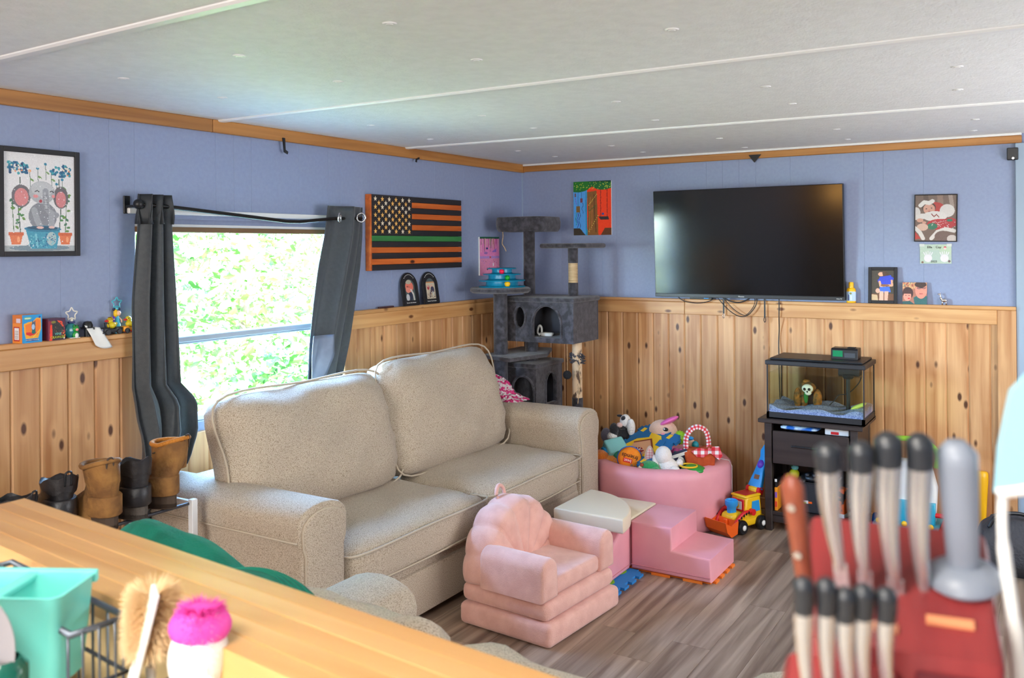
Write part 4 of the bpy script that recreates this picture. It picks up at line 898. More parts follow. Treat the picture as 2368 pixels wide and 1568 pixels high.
# clock radio on the lid
ck = thing('clock_radio', 'black clock radio with green display on the tank lid', 'clock', (-.235, -2.145, .9285))
ob('case', prism(nb(), [(-.045, 0), (.045, 0), (.045, .056), (-.035, .056), (-.045, .048)], -.068, .068, 'XZ', .003, 1), BLACK, ck); ob('display', bx((-.0465, .008, .012), (-.044, .058, .044)), solid('lcd_green', 16, 110, 72, .2, emit=rgb(20, 150, 90), emit_s=.25), ck)
ob('speaker_grille', bx((-.0465, -.055, .008), (-.044, .0, .034), .001, 1), DKGREY, ck); ob('snooze_bar', bx((-.02, -.05, .056), (.02, -.01, .060), .002, 1), BLACKM, ck)
tag(ob('power_cable', tube(nb(), spline([(-.045, -1.742, 1.225), (-.047, -1.743, 1.19), (-.043, -1.741, 1.12), (-.026, -1.737, 1.05), (-.022, -1.733, .98), (-.03, -1.735, .9), (-.03, -1.738, .7), (-.03, -1.745, .5), (-.03, -1.75, .10), (-.03, -1.76, .006)]), .0032, 6), BLACK, smooth=True), 'black power cable running down the cedar wall behind the tank', 'cable')
# things on the lower shelf of the stand
bn = thing('fabric_bin', 'black fabric bin stuffed with toys on the lower shelf of the stand', 'bin', (-.25, -1.99, .106))
bm = nb()
for lo, hi in (((-.1, -.11, 0), (-.094, .11, .16)), ((.094, -.11, 0), (.1, .11, .16)), ((-.1, -.11, 0), (.1, -.104, .16)), ((-.1, .104, 0), (.1, .11, .16)), ((-.1, -.11, 0), (.1, .11, .006))): box(bm, lo, hi)
ob('walls', bm, mat('bin_fabric', rgb(44, 44, 48), .9, bump=.3, bscale=300), bn); ob('binding', tube(nb(), [(-.1, -.11, .16), (-.1, .11, .16), (.1, .11, .16), (.1, -.11, .16)], .004, 6, True), BLACK, bn)
hs = ob('hot_rod_decal', bx((-.1015, .02, .05), (-.1, .09, .066)), WHT, bn); ob('decal_flame', bx((-.102, -.0, .052), (-.1, .02, .062)), ORG, bn); ob('decal_stripe', bx((-.1022, .03, .05), (-.1, .08, .056)), LIME, bn); hs.name = 'decal'
for i, (y, z, c, lab) in enumerate(((.06, .02, YEL, ''), (0, .03, BLACK, ''), (-.05, .02, DKGREY, ''))):
    pass
plush('toy_figure', 'yellow-green toy figure with teal cap on the bin', 'toy figure', (-.30, -1.885, .292), [('body', solid('figure_lime', 200, 200, 30, .5), EE(((0, 0, 0), (.03, .028, .03)), ((0, .03, -.014), (.018, .018, .02)))), ('head', solid('figure_teal', 110, 190, 196, .5), E_((0, -.004, .038), (.018, .02, .016))), ('hair', solid('figure_green', 30, 90, 60, .6), E_((0, .012, .055), (.016, .016, .012)))])
gp = thing('game_controller', 'black game controller lying on top of the fabric bin', 'game controller', (-.30, -1.985, .287), 0, None, (0, radians(-30), 0))
bm = ell(nb(), (0, 0, 0), (.035, .055, .022), 16); ell(bm, (-.02, .05, -.005), (.035, .022, .02), 12); ell(bm, (-.02, -.05, -.005), (.035, .022, .02), 12); ob('body', bm, BLACK, gp, smooth=True)
for y in (.025, -.012): ob('thumbstick', lathe(nb(), [(0, 0), (.008, 0), (.011, .012), (0, .014)], 14, (-.012, y, .018)), DKGREY, gp, smooth=True)
for k in range(4): ob('button', ell(nb(), (.0+.008*cos(k*pi/2), -.036+.008*sin(k*pi/2), .02), .004, 8), (RED, BLU, GRN, YEL)[k], gp)
tag(ob('paper_sheet', prism(nb(), [(0, 0), (.12, .01), (.11, .11), (.01, .1)], 0, .003, 'XY'), WHT, None, (-.34, -2.115, .30), (radians(32), radians(-20), radians(8))), 'white sheet leaning over the bin under the drawer', 'paper')
op = thing('game_case', 'orange and yellow slim game case standing in the stand', 'game case', (-.30, -1.81, .106))
ob('case', bx((-.09, -.008, 0), (.05, .008, .125), .002, 1), solid('case_orange', 244, 150, 30, .4), op); ob('spine_print', bx((-.0906, -.0062, .07), (-.09, .0062, .10)), solid('case_purple', 140, 90, 170, .4), op); ob('spine_print', bx((-.0906, -.0062, .02), (-.09, .0062, .05)), solid('case_redprint', 226, 70, 40, .4), op); ob('black_top', bx((-.09, -.007, .125), (.05, .007, .17), .002, 1), BLACK, op); ob('white_label', bx((-.0906, -.006, .155), (-.09, .006, .17)), WHT, op)
ob2 = thing('orange_toy_box', 'orange toy package leaning at the right of the bin', 'toy box', (-.32, -2.14, .106), radians(-12)); ob('carton', bx((-.03, -.02, 0), (.10, .02, .15), .003, 1), mat('orange_carton', rgb(226, 96, 30), .4, c2=rgb(30, 24, 24), scale=18, contrast=(.5, .54)), ob2); ob('white_edge', bx((-.032, -.021, 0), (.1, .021, .02)), WHT, ob2)

# ------------------------------------------------------------------ television
tv = thing('television', 'large black wall-mounted flat television on the blue wall', 'television', (-.045, -1.547, 1.225), 0, None, (radians(-1.0) if 0 else 0, radians(0), -pi/2))
tv.rotation_euler = Euler((radians(2.4), 0, -pi/2), 'XYZ')
TW, TH = 1.118, .648
ob('housing', bx((-TW/2, -.012, 0), (TW/2, .02, TH), .004, 2), BLACK, tv)
ob('screen', bx((-TW/2+.004, -.0135, .022), (TW/2-.004, -.0118, TH-.004)), mat('dark_screen', rgb(13, 12, 12), .12, spec=.4), tv)
ob('lower_bezel', bx((-TW/2, -.0155, 0), (TW/2, -.011, .021), .002, 1), solid('bezel_grey', 44, 46, 50, .35), tv)
text('maker_lettering', 'Hisense', .011, WHT, tv, (-.02, -.0162, .0105), (pi/2, 0, 0)); text('lettering', 'Roku TV', .008, WHT, tv, (TW/2-.028, -.0162, .0095), (pi/2, 0, 0))
ob('back_housing', bx((-.36, .02, .06), (.36, .04, .42), .01, 2), BLACK, tv)
def cable(label, pts, r=.0028): return tag(ob('cable', tube(nb(), spline(pts), r, 6), BLACK, smooth=True), label, 'cable')
cable('thin black cable drooping under the left part of the television', [(-.05, -1.13, 1.232), (-.055, -1.15, 1.212), (-.06, -1.19, 1.197), (-.06, -1.25, 1.190), (-.06, -1.31, 1.197), (-.055, -1.35, 1.212), (-.05, -1.37, 1.23)])
cable('longest black cable loop hanging below the middle of the television', [(-.05, -1.375, 1.232), (-.055, -1.40, 1.205), (-.06, -1.45, 1.155), (-.06, -1.51, 1.120), (-.06, -1.56, 1.125), (-.06, -1.60, 1.165), (-.055, -1.617, 1.205), (-.05, -1.612, 1.235)])
cable('second black cable loop hanging inside the longest loop', [(-.05, -1.41, 1.232), (-.057, -1.44, 1.20), (-.066, -1.49, 1.155), (-.067, -1.55, 1.127), (-.066, -1.595, 1.17), (-.058, -1.607, 1.21), (-.05, -1.60, 1.235)], .0022)
cable('thick short black cable sagging right under the television edge', [(-.05, -1.40, 1.235), (-.058, -1.44, 1.215), (-.06, -1.49, 1.200), (-.06, -1.53, 1.204), (-.056, -1.57, 1.222), (-.05, -1.58, 1.235)], .004)
for lab, y, b_z in (('black pull strap with metal clip hanging under the television centre-left', -1.417, 1.10), ('black pull strap with dark clip hanging right of the cable loops', -1.661, 1.085)):
    s_ = thing('pull_strap', lab, 'strap', (-.05, y, b_z)); ob('strap', bx((-.0015, -.0045, .03), (.0015, .0045, 1.232-b_z), .001, 1), BLACK, s_)
    ob('clip', tube(nb(), [(0, .005*cos(a), .018+.014*sin(a)) for a in [2*pi*k/16 for k in range(16)]], .002, 6, True), CHROME if 'metal' in lab else BLACK, s_)
sbx = thing('streaming_box', 'low black box lying on the ledge under the television', 'box', (-.018, -1.27, ZL)); ob('case', bx((-.015, -.07, 0), (.012, .07, .014), .003, 1), BLACK, sbx); ob('light_strip', bx((-.0156, -.05, .004), (-.015, -.02, .008)), BLU, sbx)

# ------------------------------------------------------------------ pictures
def frame_on(nm, label, cat, side, u, z, W, H, fw, fd, fm, cv, prt=PRINT, mattew=0, tilt=0, lift=.0, rotz=None):
    """framed sheet hung flat: side A (y=0 wall, u is x) or B (x=0 wall, u is y)"""
    loc = (u, -.0008-lift, z) if side == 'A' else (-.0008-lift, u, z)
    t = thing(nm, label, cat, loc, 0, None, (0, tilt, 0) if side == 'A' else (0, 0, 0)); 
    if side == 'B': t.rotation_euler = (Matrix.Rotation(-pi/2, 3, 'Z') @ Matrix.Rotation(tilt, 3, 'Y')).to_euler()
    ob('backing', bx((-W/2+.001, -fd*.6, -H/2+.001), (W/2-.001, 0, H/2-.001)), BLACKM if fw else WHT, t)
    if fw:
        bm = nb()
        for lo, hi in (((-W/2, -fd, -H/2), (-W/2+fw, 0, H/2)), ((W/2-fw, -fd, -H/2), (W/2, 0, H/2)), ((-W/2+fw, -fd, -H/2), (W/2-fw, 0, -H/2+fw)), ((-W/2+fw, -fd, H/2-fw), (W/2-fw, 0, H/2))): box(bm, lo, hi, .0015, 1)
        ob('frame', bm, fm, t)
    ob('picture', cv.mesh(W-2*fw, H-2*fw), prt, t, (0, -fd*.6-.0006, 0)); return t
FRB = solid('black_frame', 22, 20, 24, .55)
# elephant in a flower pot (diamond painting)
c = Cv(132, 186, (226, 224, 224)); 
c.rect(0, .94, 1, 1, (170, 176, 178)); c.ell(.5, .965, .42, .03, (120, 140, 150))
for x0, s in ((.14, 1), (.86, -1)):
    c.line([(x0+.09*s, .82), (x0+.06*s, .55), (x0+.09*s, .25)], .014, (70, 90, 80)); c.line([(x0, .82), (x0-.02*s, .5), (x0+.02*s, .35)], .010, (86, 120, 80))
    for k in range(16): c.ell(x0+c.r.uniform(-.06, .14)*s, c.r.uniform(.4, .8), .028, .012, [(70, 130, 70), (100, 140, 60), (60, 110, 80)][k % 3], rot=c.r.uniform(-1, 1))
    c.dots(46, x0-.09+(.0 if s == 1 else -.1), .10, x0+.19+(0 if s == 1 else -.1), .22, .020, [(30, 120, 150), (24, 90, 130), (60, 160, 170), (20, 70, 110)])
    c.dots(10, x0-.05, .13, x0+.12, .2, .012, [(230, 220, 200), (230, 140, 90)])
for x, y in ((.36, .18), (.47, .15), (.58, .10), (.66, .17), (.74, .30), (.82, .25)):
    c.line([(x, y), (x+.01, y+.16)], .008, (80, 110, 90)); c.ell(x, y, .022, .014, (40, 130, 160) if x != .36 else (236, 150, 60)); c.ell(x+.03, y+.09, .032, .01, (110, 150, 80), rot=.6)
c.ell(.24, .44, .13, .115, (110, 104, 108)); c.ell(.245, .45, .095, .09, (214, 132, 132)); c.ell(.80, .44, .11, .115, (104, 98, 102)); c.ell(.80, .46, .075, .085, (208, 128, 130))
c.ell(.54, .64, .20, .145, (132, 134, 140)); c.ell(.53, .395, .185, .115, (172, 174, 178)); c.ell(.53, .36, .15, .075, (190, 192, 194))
c.line([(.58, .38), (.585, .48), (.60, .56), (.66, .61), (.73, .625)], .085, (150, 152, 158)); c.line([(.57, .40), (.575, .48), (.59, .55)], .03, (180, 182, 186))
for k in range(7): c.line([(.55, .42+k*.024), (.62, .425+k*.024)], .005, (112, 112, 118))
c.line([(.43, .39), (.46, .375), (.49, .39)], .012, (50, 46, 50)); c.line([(.64, .385), (.67, .375), (.695, .39)], .012, (50, 46, 50)); c.ell(.44, .435, .035, .018, (224, 140, 140)); c.ell(.69, .43, .025, .016, (224, 140, 140)); c.ell(.51, .485, .022, .016, (170, 50, 60))
c.line([(.42, .58), (.46, .68), (.50, .74)], .085, (160, 162, 168)); c.line([(.66, .6), (.665, .7), (.66, .745)], .08, (160, 162, 168)); c.ell(.50, .755, .04, .012, (226, 180, 170)); c.ell(.665, .752, .035, .012, (226, 180, 170))
c.poly([(.30, .78), (.78, .78), (.735, .975), (.37, .975)], (60, 150, 176)); c.ell(.54, .77, .26, .032, (40, 120, 150)); c.ell(.54, .76, .22, .02, (26, 78, 104)); c.ell(.66, .87, .07, .07, (170, 190, 190)); c.line([(.44, .83), (.46, .95)], .03, (120, 190, 205)); c.dots(60, .34, .82, .72, .96, .010, [(110, 190, 200), (30, 100, 140)])
c.ell(.50, .755, .05, .014, (226, 186, 176)); c.ell(.665, .752, .042, .013, (226, 186, 176))
for x in (.17, .86):
    c.poly([(x-.09, .83), (x+.09, .83), (x+.06, .93), (x-.06, .93)], (224, 116, 66)); c.rect(x-.105, .805, x+.105, .84, (208, 96, 50)); c.ell(x+.03, .88, .02, .03, (244, 160, 110))
c.dots(140, 0, 0, 1, .98, .006, [(250, 250, 250), (236, 236, 240)]); c.noise(5)
frame_on('framed_picture', 'black framed elephant in flower pot picture on the left wall', 'picture', 'A', -3.385, 1.706, .298, .384, .018, .022, FRB, c, GLOSSPRINT)
# wooden flag: planks with burnt and green stripes and routed stars
fg = thing('wooden_flag', 'wooden plank flag with black, orange and one green stripe', 'wall flag', (-1.188, -.001, 1.618))
FW, FH = .83, .405
FO = wood_mat('flag_orange', rgb(214, 110, 40), rgb(176, 78, 24), rgb(70, 30, 12), 'X', rough=.4, rnd=.6); FB = wood_mat('flag_charred', rgb(40, 36, 38), rgb(28, 25, 28), rgb(70, 34, 20), 'X', rough=.5, rnd=.5); FG = wood_mat('flag_green', rgb(56, 130, 64), rgb(40, 104, 52), rgb(30, 70, 36), 'X', rough=.5, rnd=.3)
hh = FH/13
for i in range(13):
    z1 = FH/2-i*hh; mt = FG if i == 7 else (FB if i % 2 == 0 else FO)
    x0 = -FW/2+(.345 if i < 7 else .0)
    ob('stripe', bx((x0+.001, -.032, z1-hh+.0006), (FW/2, -.008, z1-.0006), .0012, 1), mt, fg)
for i in range(7): ob('canton_board', bx((-FW/2+.001, -.032, FH/2-(i+1)*hh+.0003), (-FW/2+.3455, -.008, FH/2-i*hh-.0003), .0006, 1), FB, fg)
ob('edge_board', bx((-FW/2-.012, -.034, -FH/2), (-FW/2, 0, FH/2), .001, 1), FO, fg); ob('back_batten', bx((-FW/2, -.008, -FH/2+.02), (FW/2, 0, FH/2-.02)), FB, fg)
star = nb(); P = []
for k in range(10): a = pi/2+k*pi/5; r_ = .0145 if k % 2 == 0 else .0062; P.append((r_*cos(a), r_*sin(a)))
prism(star, P, -.0332, -.0318, 'XZ'); STAR = finish(star); SM1 = solid('star_gold', 236, 180, 96, .5); SM2 = solid('star_pale', 230, 214, 186, .5); rs = random.Random(8)
S2 = STAR.copy(); S2.materials.append(SM2)
for r_ in range(9):
    for q in range(6 if r_ % 2 == 0 else 5):
        x = -FW/2+.032+q*.0575+(0 if r_ % 2 == 0 else .0287); z = FH/2-.0225-r_*.0216
        ob('star', S2 if rs.random() < .25 else STAR, SM2 if False else SM1, fg, (x, 0, z))
S2.materials.clear(); S2.materials.append(SM2)
# tree painting
c = Cv(110, 138, (70, 160, 240)); c.rect(.36, 0, 1, 1, (250, 62, 10)); c.rect(.0, 0, .36, 1, (84, 166, 240)); c.poly([(.34, 0), (.36, .4), (.37, 1), (.33, 1), (.32, .4)], (30, 150, 190))
c.poly([(.36, .2), (.62, .18), (.64, .6), (.66, 1), (.37, 1), (.39, .6)], (140, 92, 40)); c.line([(.45, .3), (.43, .7), (.42, .95)], .03, (170, 116, 50)); c.line([(.55, .25), (.56, .6), (.6, .95)], .025, (100, 62, 28)); c.line([(.5, .45), (.48, .9)], .02, (190, 120, 60)); c.line([(.42, .55), (.6, .45)], .014, (70, 100, 40))
c.poly([(0, 0), (1, 0), (1, .14), (.85, .165), (.74, .17), (.62, .15), (.5, .1), (.38, .15), (.3, .18), (.15, .2), (0, .19)], (20, 108, 44)); c.rect(0, 0, .4, .16, (34, 128, 30), .6); c.poly([(.3, 0), (1, 0), (1, .03)], (10, 70, 50)); c.dots(60, 0, .02, 1, .15, .011, [(200, 200, 70), (160, 190, 60)])
for k in range(9): c.ell(.41+.026*k, .44-.024*k, .010, .008, (236, 210, 90)); c.ell(.41+.03*k, .93-.036*k, .010, .008, (236, 210, 90))
for x in (.72, .89): c.line([(x+.006*(k % 2), .16+.05*k) for k in range(12)], .016, (130, 14, 20))
c.poly([(.66, .66), (.92, .66), (.94, .715), (.72, .715)], (46, 44, 48)); c.ell(.78, .61, .03, .02, (40, 80, 160))
c.rect(.07, .46, .17, .57, (130, 100, 50)); c.line([(.12, .2), (.12, .46)], .010, (30, 60, 110)); c.line([(.21, .2), (.21, .31)], .010, (30, 70, 120)); c.rect(.18, .31, .25, .39, (120, 60, 80)); c.rect(.03, .22, .07, .28, (110, 90, 110))
c.line([(.11+.02*sin(k), .58+.028*k) for k in range(11)], .013, (60, 40, 150)); c.line([(.16+.022*sin(k*.9), .58+.028*k) for k in range(11)], .013, (30, 40, 110)); c.line([(.065+.012*sin(k), .58+.025*k) for k in range(10)], .012, (20, 150, 120)); c.line([(.24+.02*sin(k*1.1), .40+.024*k) for k in range(9)], .012, (30, 60, 140)); c.line([(.05+.004*k, .3+.02*k) for k in range(7)], .014, (120, 90, 210))
c.poly([(0, .87), (.17, .87), (.32, 1), (0, 1)], (60, 48, 34)); c.poly([(.83, .87), (1, .87), (1, 1), (.72, 1)], (96, 54, 24)); c.noise(4)
frame_on('canvas_painting', 'tall canvas painting of a tree between blue and red-orange', 'painting', 'B', -.536, 1.785, .272, .35, 0, .018, None, c, CANVAS)
# pink canvas
c = Cv(70, 80*1, (236, 130, 190)); c.rect(0, 0, 1, 1, (232, 132, 190)); c.rect(0, .55, 1, 1, (226, 140, 178)); c.rect(0, .5, 1, .56, (170, 140, 210), .8); c.rect(0, 0, 1, .055, (20, 90, 60))
for k in range(26): x = c.r.uniform(.02, .98); c.line([(x, .05), (x+c.r.uniform(-.02, .02), c.r.uniform(.15, .4))], .022, [(214, 190, 150), (120, 110, 100), (240, 200, 190), (190, 60, 120)][k % 4], .8)
c.poly([(.7, .35), (.85, .3), (.85, .4), (.6, .4)], (150, 110, 200)); c.ell(.3, .42, .1, .03, (160, 110, 180)); c.ell(.36, .3, .05, .03, (30, 50, 110)); c.ell(.53, .53, .045, .022, (220, 70, 30)); c.ell(.38, .84, .04, .022, (40, 44, 40)); c.dots(40, 0, .6, 1, .98, .012, [(120, 60, 80), (240, 160, 170), (180, 120, 210), (60, 60, 60)]); c.ell(.68, .72, .02, .05, (240, 240, 240)); c.noise(5)
frame_on('canvas_painting', 'narrow pink canvas painting behind the ball track tower', 'painting', 'A', -.43, 1.48, .228, .245, 0, .018, None, c, CANVAS)
# baby picture with thin black frame
c = Cv(110, 140, (120, 96, 84)); c.rect(0, 0, 1, .25, (122, 100, 88)); c.line([(.25, 0), (.3, .3)], .12, (96, 76, 66)); c.line([(.6, 0), (.62, .25)], .14, (150, 122, 108)); c.line([(.85, 0), (.9, .25)], .1, (170, 150, 140))
c.ell(.47, .27, .24, .12, (190, 50, 44)); c.ell(.78, .34, .18, .14, (232, 226, 222)); c.ell(.02, .4, .11, .14, (230, 224, 220)); c.ell(.33, .27, .17, .12, (66, 44, 36)); c.ell(.34, .30, .145, .115, (226, 168, 146)); c.line([(.13, .22), (.22, .15), (.34, .17), (.42, .13)], .11, (240, 236, 230)); c.ell(.27, .295, .02, .012, (50, 34, 30)); c.ell(.40, .28, .02, .012, (50, 34, 30)); c.ell(.35, .355, .035, .012, (170, 60, 60)); c.ell(.34, .32, .015, .01, (206, 140, 120))
c.ell(.48, .46, .3, .11, (238, 232, 228)); c.ell(.2, .46, .18, .06, (236, 230, 226)); c.line([(.40, .41), (.46, .47), (.52, .42), (.58, .48)], .025, (150, 60, 50)); c.ell(.12, .55, .08, .045, (222, 164, 142)); c.ell(.22, .6, .05, .03, (222, 164, 142))
c.ell(.62, .64, .33, .12, (196, 34, 46)); c.ell(.85, .6, .2, .1, (190, 30, 44)); c.ell(.42, .68, .13, .07, (30, 120, 90)); c.ell(.84, .55, .07, .03, (30, 120, 90)); c.dots(40, .4, .55, .98, .75, .010, [(240, 220, 220)])
c.ell(.18, .7, .14, .08, (230, 190, 170)); c.line([(0, .72), (.12, .82), (.2, .95)], .1, (236, 228, 222)); c.line([(.4, .95), (.55, .80), (.75, .74), (.95, .78)], .1, (236, 228, 222)); c.poly([(0, .8), (.14, .95), (.0, .97)], (200, 50, 40)); c.ell(.68, .9, .2, .12, (120, 92, 84)); c.ell(.9, .95, .12, .08, (220, 206, 200)); c.noise(5); c.a *= .86
frame_on('framed_photo', 'thin black framed photo of a smiling baby in white', 'photo', 'B', -2.56, 1.672, .208, .252, .005, .012, FRB, c, GLOSSPRINT, tilt=radians(1))
c = Cv(100, 66, (168, 188, 172)); c.noise(6); c.rect(.3, .3, .7, .9, (160, 184, 180), .5); c.rect(.62, .05, 1, .5, (172, 196, 160), .5)
for cx in (.26, .78):
    c.ell(cx, .72, .13, .2, (214, 210, 216)); 
    for k in range(5): c.line([(cx-.08+.04*k, .6), (cx-.14+.07*k, .36+.03*abs(k-2))], .03, (210, 208, 214))
c.ell(.80, .17, .045, .07, (190, 26, 60)); c.ell(.80, .22, .04, .05, (236, 190, 190)); c.ell(.08, .93, .04, .05, (110, 70, 50)); c.ell(.93, .88, .04, .06, (90, 60, 70))
hp = frame_on('handprint_keepsake', 'small pale green handprint sheet taped under the baby photo', 'artwork', 'B', -2.558, 1.481, .152, .102, 0, .003, None, c, PRINT)
text('lettering', 'Ella', .018, INK, hp, (-.028, -.0036, .036), ext=.0002); text('lettering', 'Cay', .018, INK, hp, (.014, -.0036, .036), ext=.0002); text('lettering', '2025', .016, INK, hp, (-.008, -.0036, -.04), ext=.0002)
for sx in (-1, 1): ob('tape', bx((sx*.066-.012, -.0042, .040), (sx*.066+.012, -.003, .054)), solid('clear_tape', 190, 196, 190, .3), hp)
# standing frames and photos on the right ledge
def stand_frame(nm, label, y, W, H, fw, cv, fm=FRB, lean=5, prt=GLOSSPRINT):
    t = thing(nm, label, 'photo', (-.031 if fw else -.024, y, ZL+.0005)); t.rotation_euler = (Matrix.Rotation(-pi/2, 3, 'Z') @ Matrix.Rotation(radians(-lean), 3, 'X')).to_euler()
    ob('backing', bx((-W/2+.001, -.004, .001), (W/2-.001, 0, H-.001)), BLACKM, t)
    if fw:
        bm = nb()
        for lo, hi in (((-W/2, -.010, 0), (-W/2+fw, 0, H)), ((W/2-fw, -.010, 0), (W/2, 0, H)), ((-W/2+fw, -.010, 0), (W/2-fw, 0, fw)), ((-W/2+fw, -.010, H-fw), (W/2-fw, 0, H))): box(bm, lo, hi, .0015, 1)
        ob('frame', bm, fm, t)
    ob('picture', cv.mesh(W-2*fw, H-2*fw), prt, t, (0, -.0046, H/2)); return t
c = Cv(80, 112, (62, 56, 46)); c.rect(0, .78, 1, 1, (110, 70, 44)); c.ell(.55, .14, .22, .11, (70, 46, 34)); c.ell(.42, .13, .13, .07, (226, 170, 140)); c.line([(.55, .1), (.66, .3)], .14, (80, 50, 34)); c.line([(.36, .35), (.9, .28)], .18, (36, 60, 190)); c.poly([(.36, .22), (.86, .16), (.94, .32), (.84, .48), (.46, .46), (.32, .34)], (40, 66, 200)); c.line([(.36, .38), (.4, .52), (.7, .5)], .10, (226, 170, 140)); c.line([(.9, .34), (.92, .5), (.6, .5)], .09, (222, 166, 136)); c.ell(.6, .5, .2, .04, (140, 92, 60)); c.poly([(.36, .56), (.8, .54), (.86, .72), (.38, .74)], (60, 110, 220)); c.poly([(.36, .7), (.54, .7), (.54, 1), (.34, 1)], (232, 180, 156)); c.poly([(.58, .7), (.76, .7), (.72, 1), (.58, 1)], (228, 174, 150)); c.poly([(0, .8), (.26, .82), (.3, 1), (0, 1)], (206, 176, 136)); c.ell(.28, .68, .1, .08, (224, 172, 148)); c.noise(6)
stand_frame('framed_photo', 'black framed photo of a person in a blue dress on the ledge', -2.298, .148, .198, .017, c)
c = Cv(84, 78, (170, 110, 90)); c.rect(0, 0, 1, .3, (196, 140, 100)); c.dots(40, 0, 0, .6, .3, .03, [(220, 170, 120), (160, 80, 70), (120, 130, 110)]); c.poly([(.5, 1), (.45, .7), (.62, .6), (1, .62), (1, 1)], (34, 96, 96)); c.poly([(0, 1), (0, .88), (.3, .85), (.5, 1)], (30, 84, 84)); c.ell(.76, .36, .24, .38, (226, 140, 120)); c.ell(.74, .1, .24, .14, (60, 38, 34)); c.line([(.6, .26), (.95, .24)], .03, (50, 44, 50)); c.ell(.68, .28, .07, .045, (120, 90, 96), al=.5); c.ell(.88, .27, .07, .045, (120, 90, 96), al=.5); c.ell(.76, .52, .08, .02, (170, 70, 70)); c.ell(.22, .5, .22, .28, (62, 34, 38)); c.ell(.2, .64, .16, .22, (230, 150, 130)); c.rect(.06, .38, .36, .52, (70, 40, 42)); c.ell(.26, .74, .05, .03, (210, 40, 50)); c.ell(.14, .6, .03, .015, (60, 36, 34)); c.ell(.27, .6, .03, .015, (60, 36, 34)); c.noise(6)
stand_frame('photo_print', 'unframed photo of two people leaning on the ledge beside the silver giraffe', -2.457, .120, .117, 0, c)
# arch frames on the left ledge
def arch_frame(label, x, cv, n):
    t = thing('arched_photo_frame', label, 'photo', (x, -.034, ZL+.0005)); t.rotation_euler = (Matrix.Rotation(radians(-1), 3, 'Z') @ Matrix.Rotation(radians(-9), 3, 'X')).to_euler()
    W, H = .142, .186
    A = arch(0, W, 0, H, 18); bm = prism(nb(), A, -.008, 0, 'XZ', .002, 1); ob('frame', bm, FRB, t)
    ob('frame_lip', tube(nb(), [(a*.96, -.009, .004+b*.955) for a, b in A], .003, 6), FRB, t, smooth=True)
    # the print, cut to the arch
    me = cv.mesh(.082, .118); bm = bmesh.new(); bm.from_mesh(me)
    dele = [f for f in bm.faces if (lambda p: p.z > .02 and (p.x/.041)**2+((p.z-.02)/.039)**2 > 1)(f.calc_center_median())]
    bmesh.ops.delete(bm, geom=dele, context='FACES'); bm.to_mesh(me); bm.free()
    ob('picture', me, PRINT, t, (0, -.0092, .088))
    text('lettering', 'Forever Our Brother', .0095, WHT, t, (0, -.0088, .016), ext=.0002)
    s = 'There is a place in heart'[:19]
    for k in range(9):
        a = radians(135-90*k/8); ob('curved_lettering', bx((-.0028, 0, -.0016), (.0028, .0006, .0016)), WHT, t, (.056*cos(a), -.0092, .110+.064*sin(a)), (0, -(a-pi/2), 0))
    return t
c = Cv(60, 86, (80, 92, 90)); c.ell(.45, .35, .42, .26, (226, 120, 100)); c.ell(.4, .12, .3, .1, (180, 170, 150)); c.ell(.35, .4, .12, .06, (150, 60, 60)); c.ell(.3, .5, .25, .14, (230, 140, 120)); c.ell(.24, .34, .06, .03, (90, 50, 50)); c.line([(.6, .5), (.8, .7), (.85, 1)], .14, (206, 200, 190)); c.ell(.5, .8, .22, .2, (50, 54, 74)); c.ell(.2, .85, .18, .16, (196, 196, 198)); c.noise(8)
arch_frame('left arched black frame with a close baby face photo', -1.275, c, 0)
c = Cv(60, 86, (200, 186, 160)); c.rect(0, 0, 1, .16, (84, 96, 96)); c.rect(0, .16, 1, .22, (200, 140, 90)); c.ell(.62, .42, .12, .12, (220, 170, 150)); c.ell(.7, .56, .2, .16, (66, 60, 84)); c.ell(.25, .44, .14, .12, (170, 50, 60)); c.ell(.24, .38, .08, .05, (226, 180, 160)); c.line([(.45, .62), (.35, .9)], .12, (70, 44, 60)); c.line([(.7, .68), (.85, .9)], .14, (190, 190, 180)); c.dots(50, .1, .6, .95, 1, .03, [(90, 70, 70), (220, 210, 190), (150, 100, 60)]); c.noise(8)
arch_frame('right arched black frame with a photo of two people', -1.085, c, 1)
tag(ob('folded_knife', bx((-.062, -.010, 0), (.062, .004, .009), .003, 2), solid('dark_red_pen', 70, 40, 46, .4), None, (-1.475, -.018, ZL+.0005), (0, 0, 0)), 'slim dark pocket item lying on the left ledge by the curtain', 'pen case').name = 'pen_case'
# ------------------------------------------------------------------ small things on the ledges
bt = thing('sunscreen_bottle', 'small yellow plastic bottle beside the television on the ledge', 'bottle', (-.02, -2.133, ZL+.0005))
YB = solid('bottle_yellow', 240, 182, 16, .35); Mf = Matrix.Diagonal((.62, 1, 1, 1))
ob('body', lathe(nb(), [(0, 0), (.023, 0), (.025, .004), (.0255, .066), (.022, .078), (.014, .084), (0, .085)], 28, M=Mf), YB, bt, smooth=True, ang=50); ob('cap', lathe(nb(), [(0, .083), (.0135, .083), (.0135, .110), (.011, .114), (0, .114)], 24, M=Matrix.Diagonal((.9, 1, 1, 1))), YB, bt, smooth=True, ang=50)
l_ = ob('label', lathe(nb(), [(.0258, .010), (.0262, .012), (.0262, .060), (.0258, .062)], 28, M=Mf), solid('label_pale_blue', 176, 200, 226, .4), bt, smooth=True)
ob('label_emblem', cyl(nb(), (-.0165, 0, .052), (-.0172, 0, .052), .006, n=16), solid('label_olive', 130, 130, 60, .4), l_); ob('label_print', bx((-.0172, .008, .014), (-.0155, .013, .045)), solid('label_navy', 40, 60, 120, .4), l_)
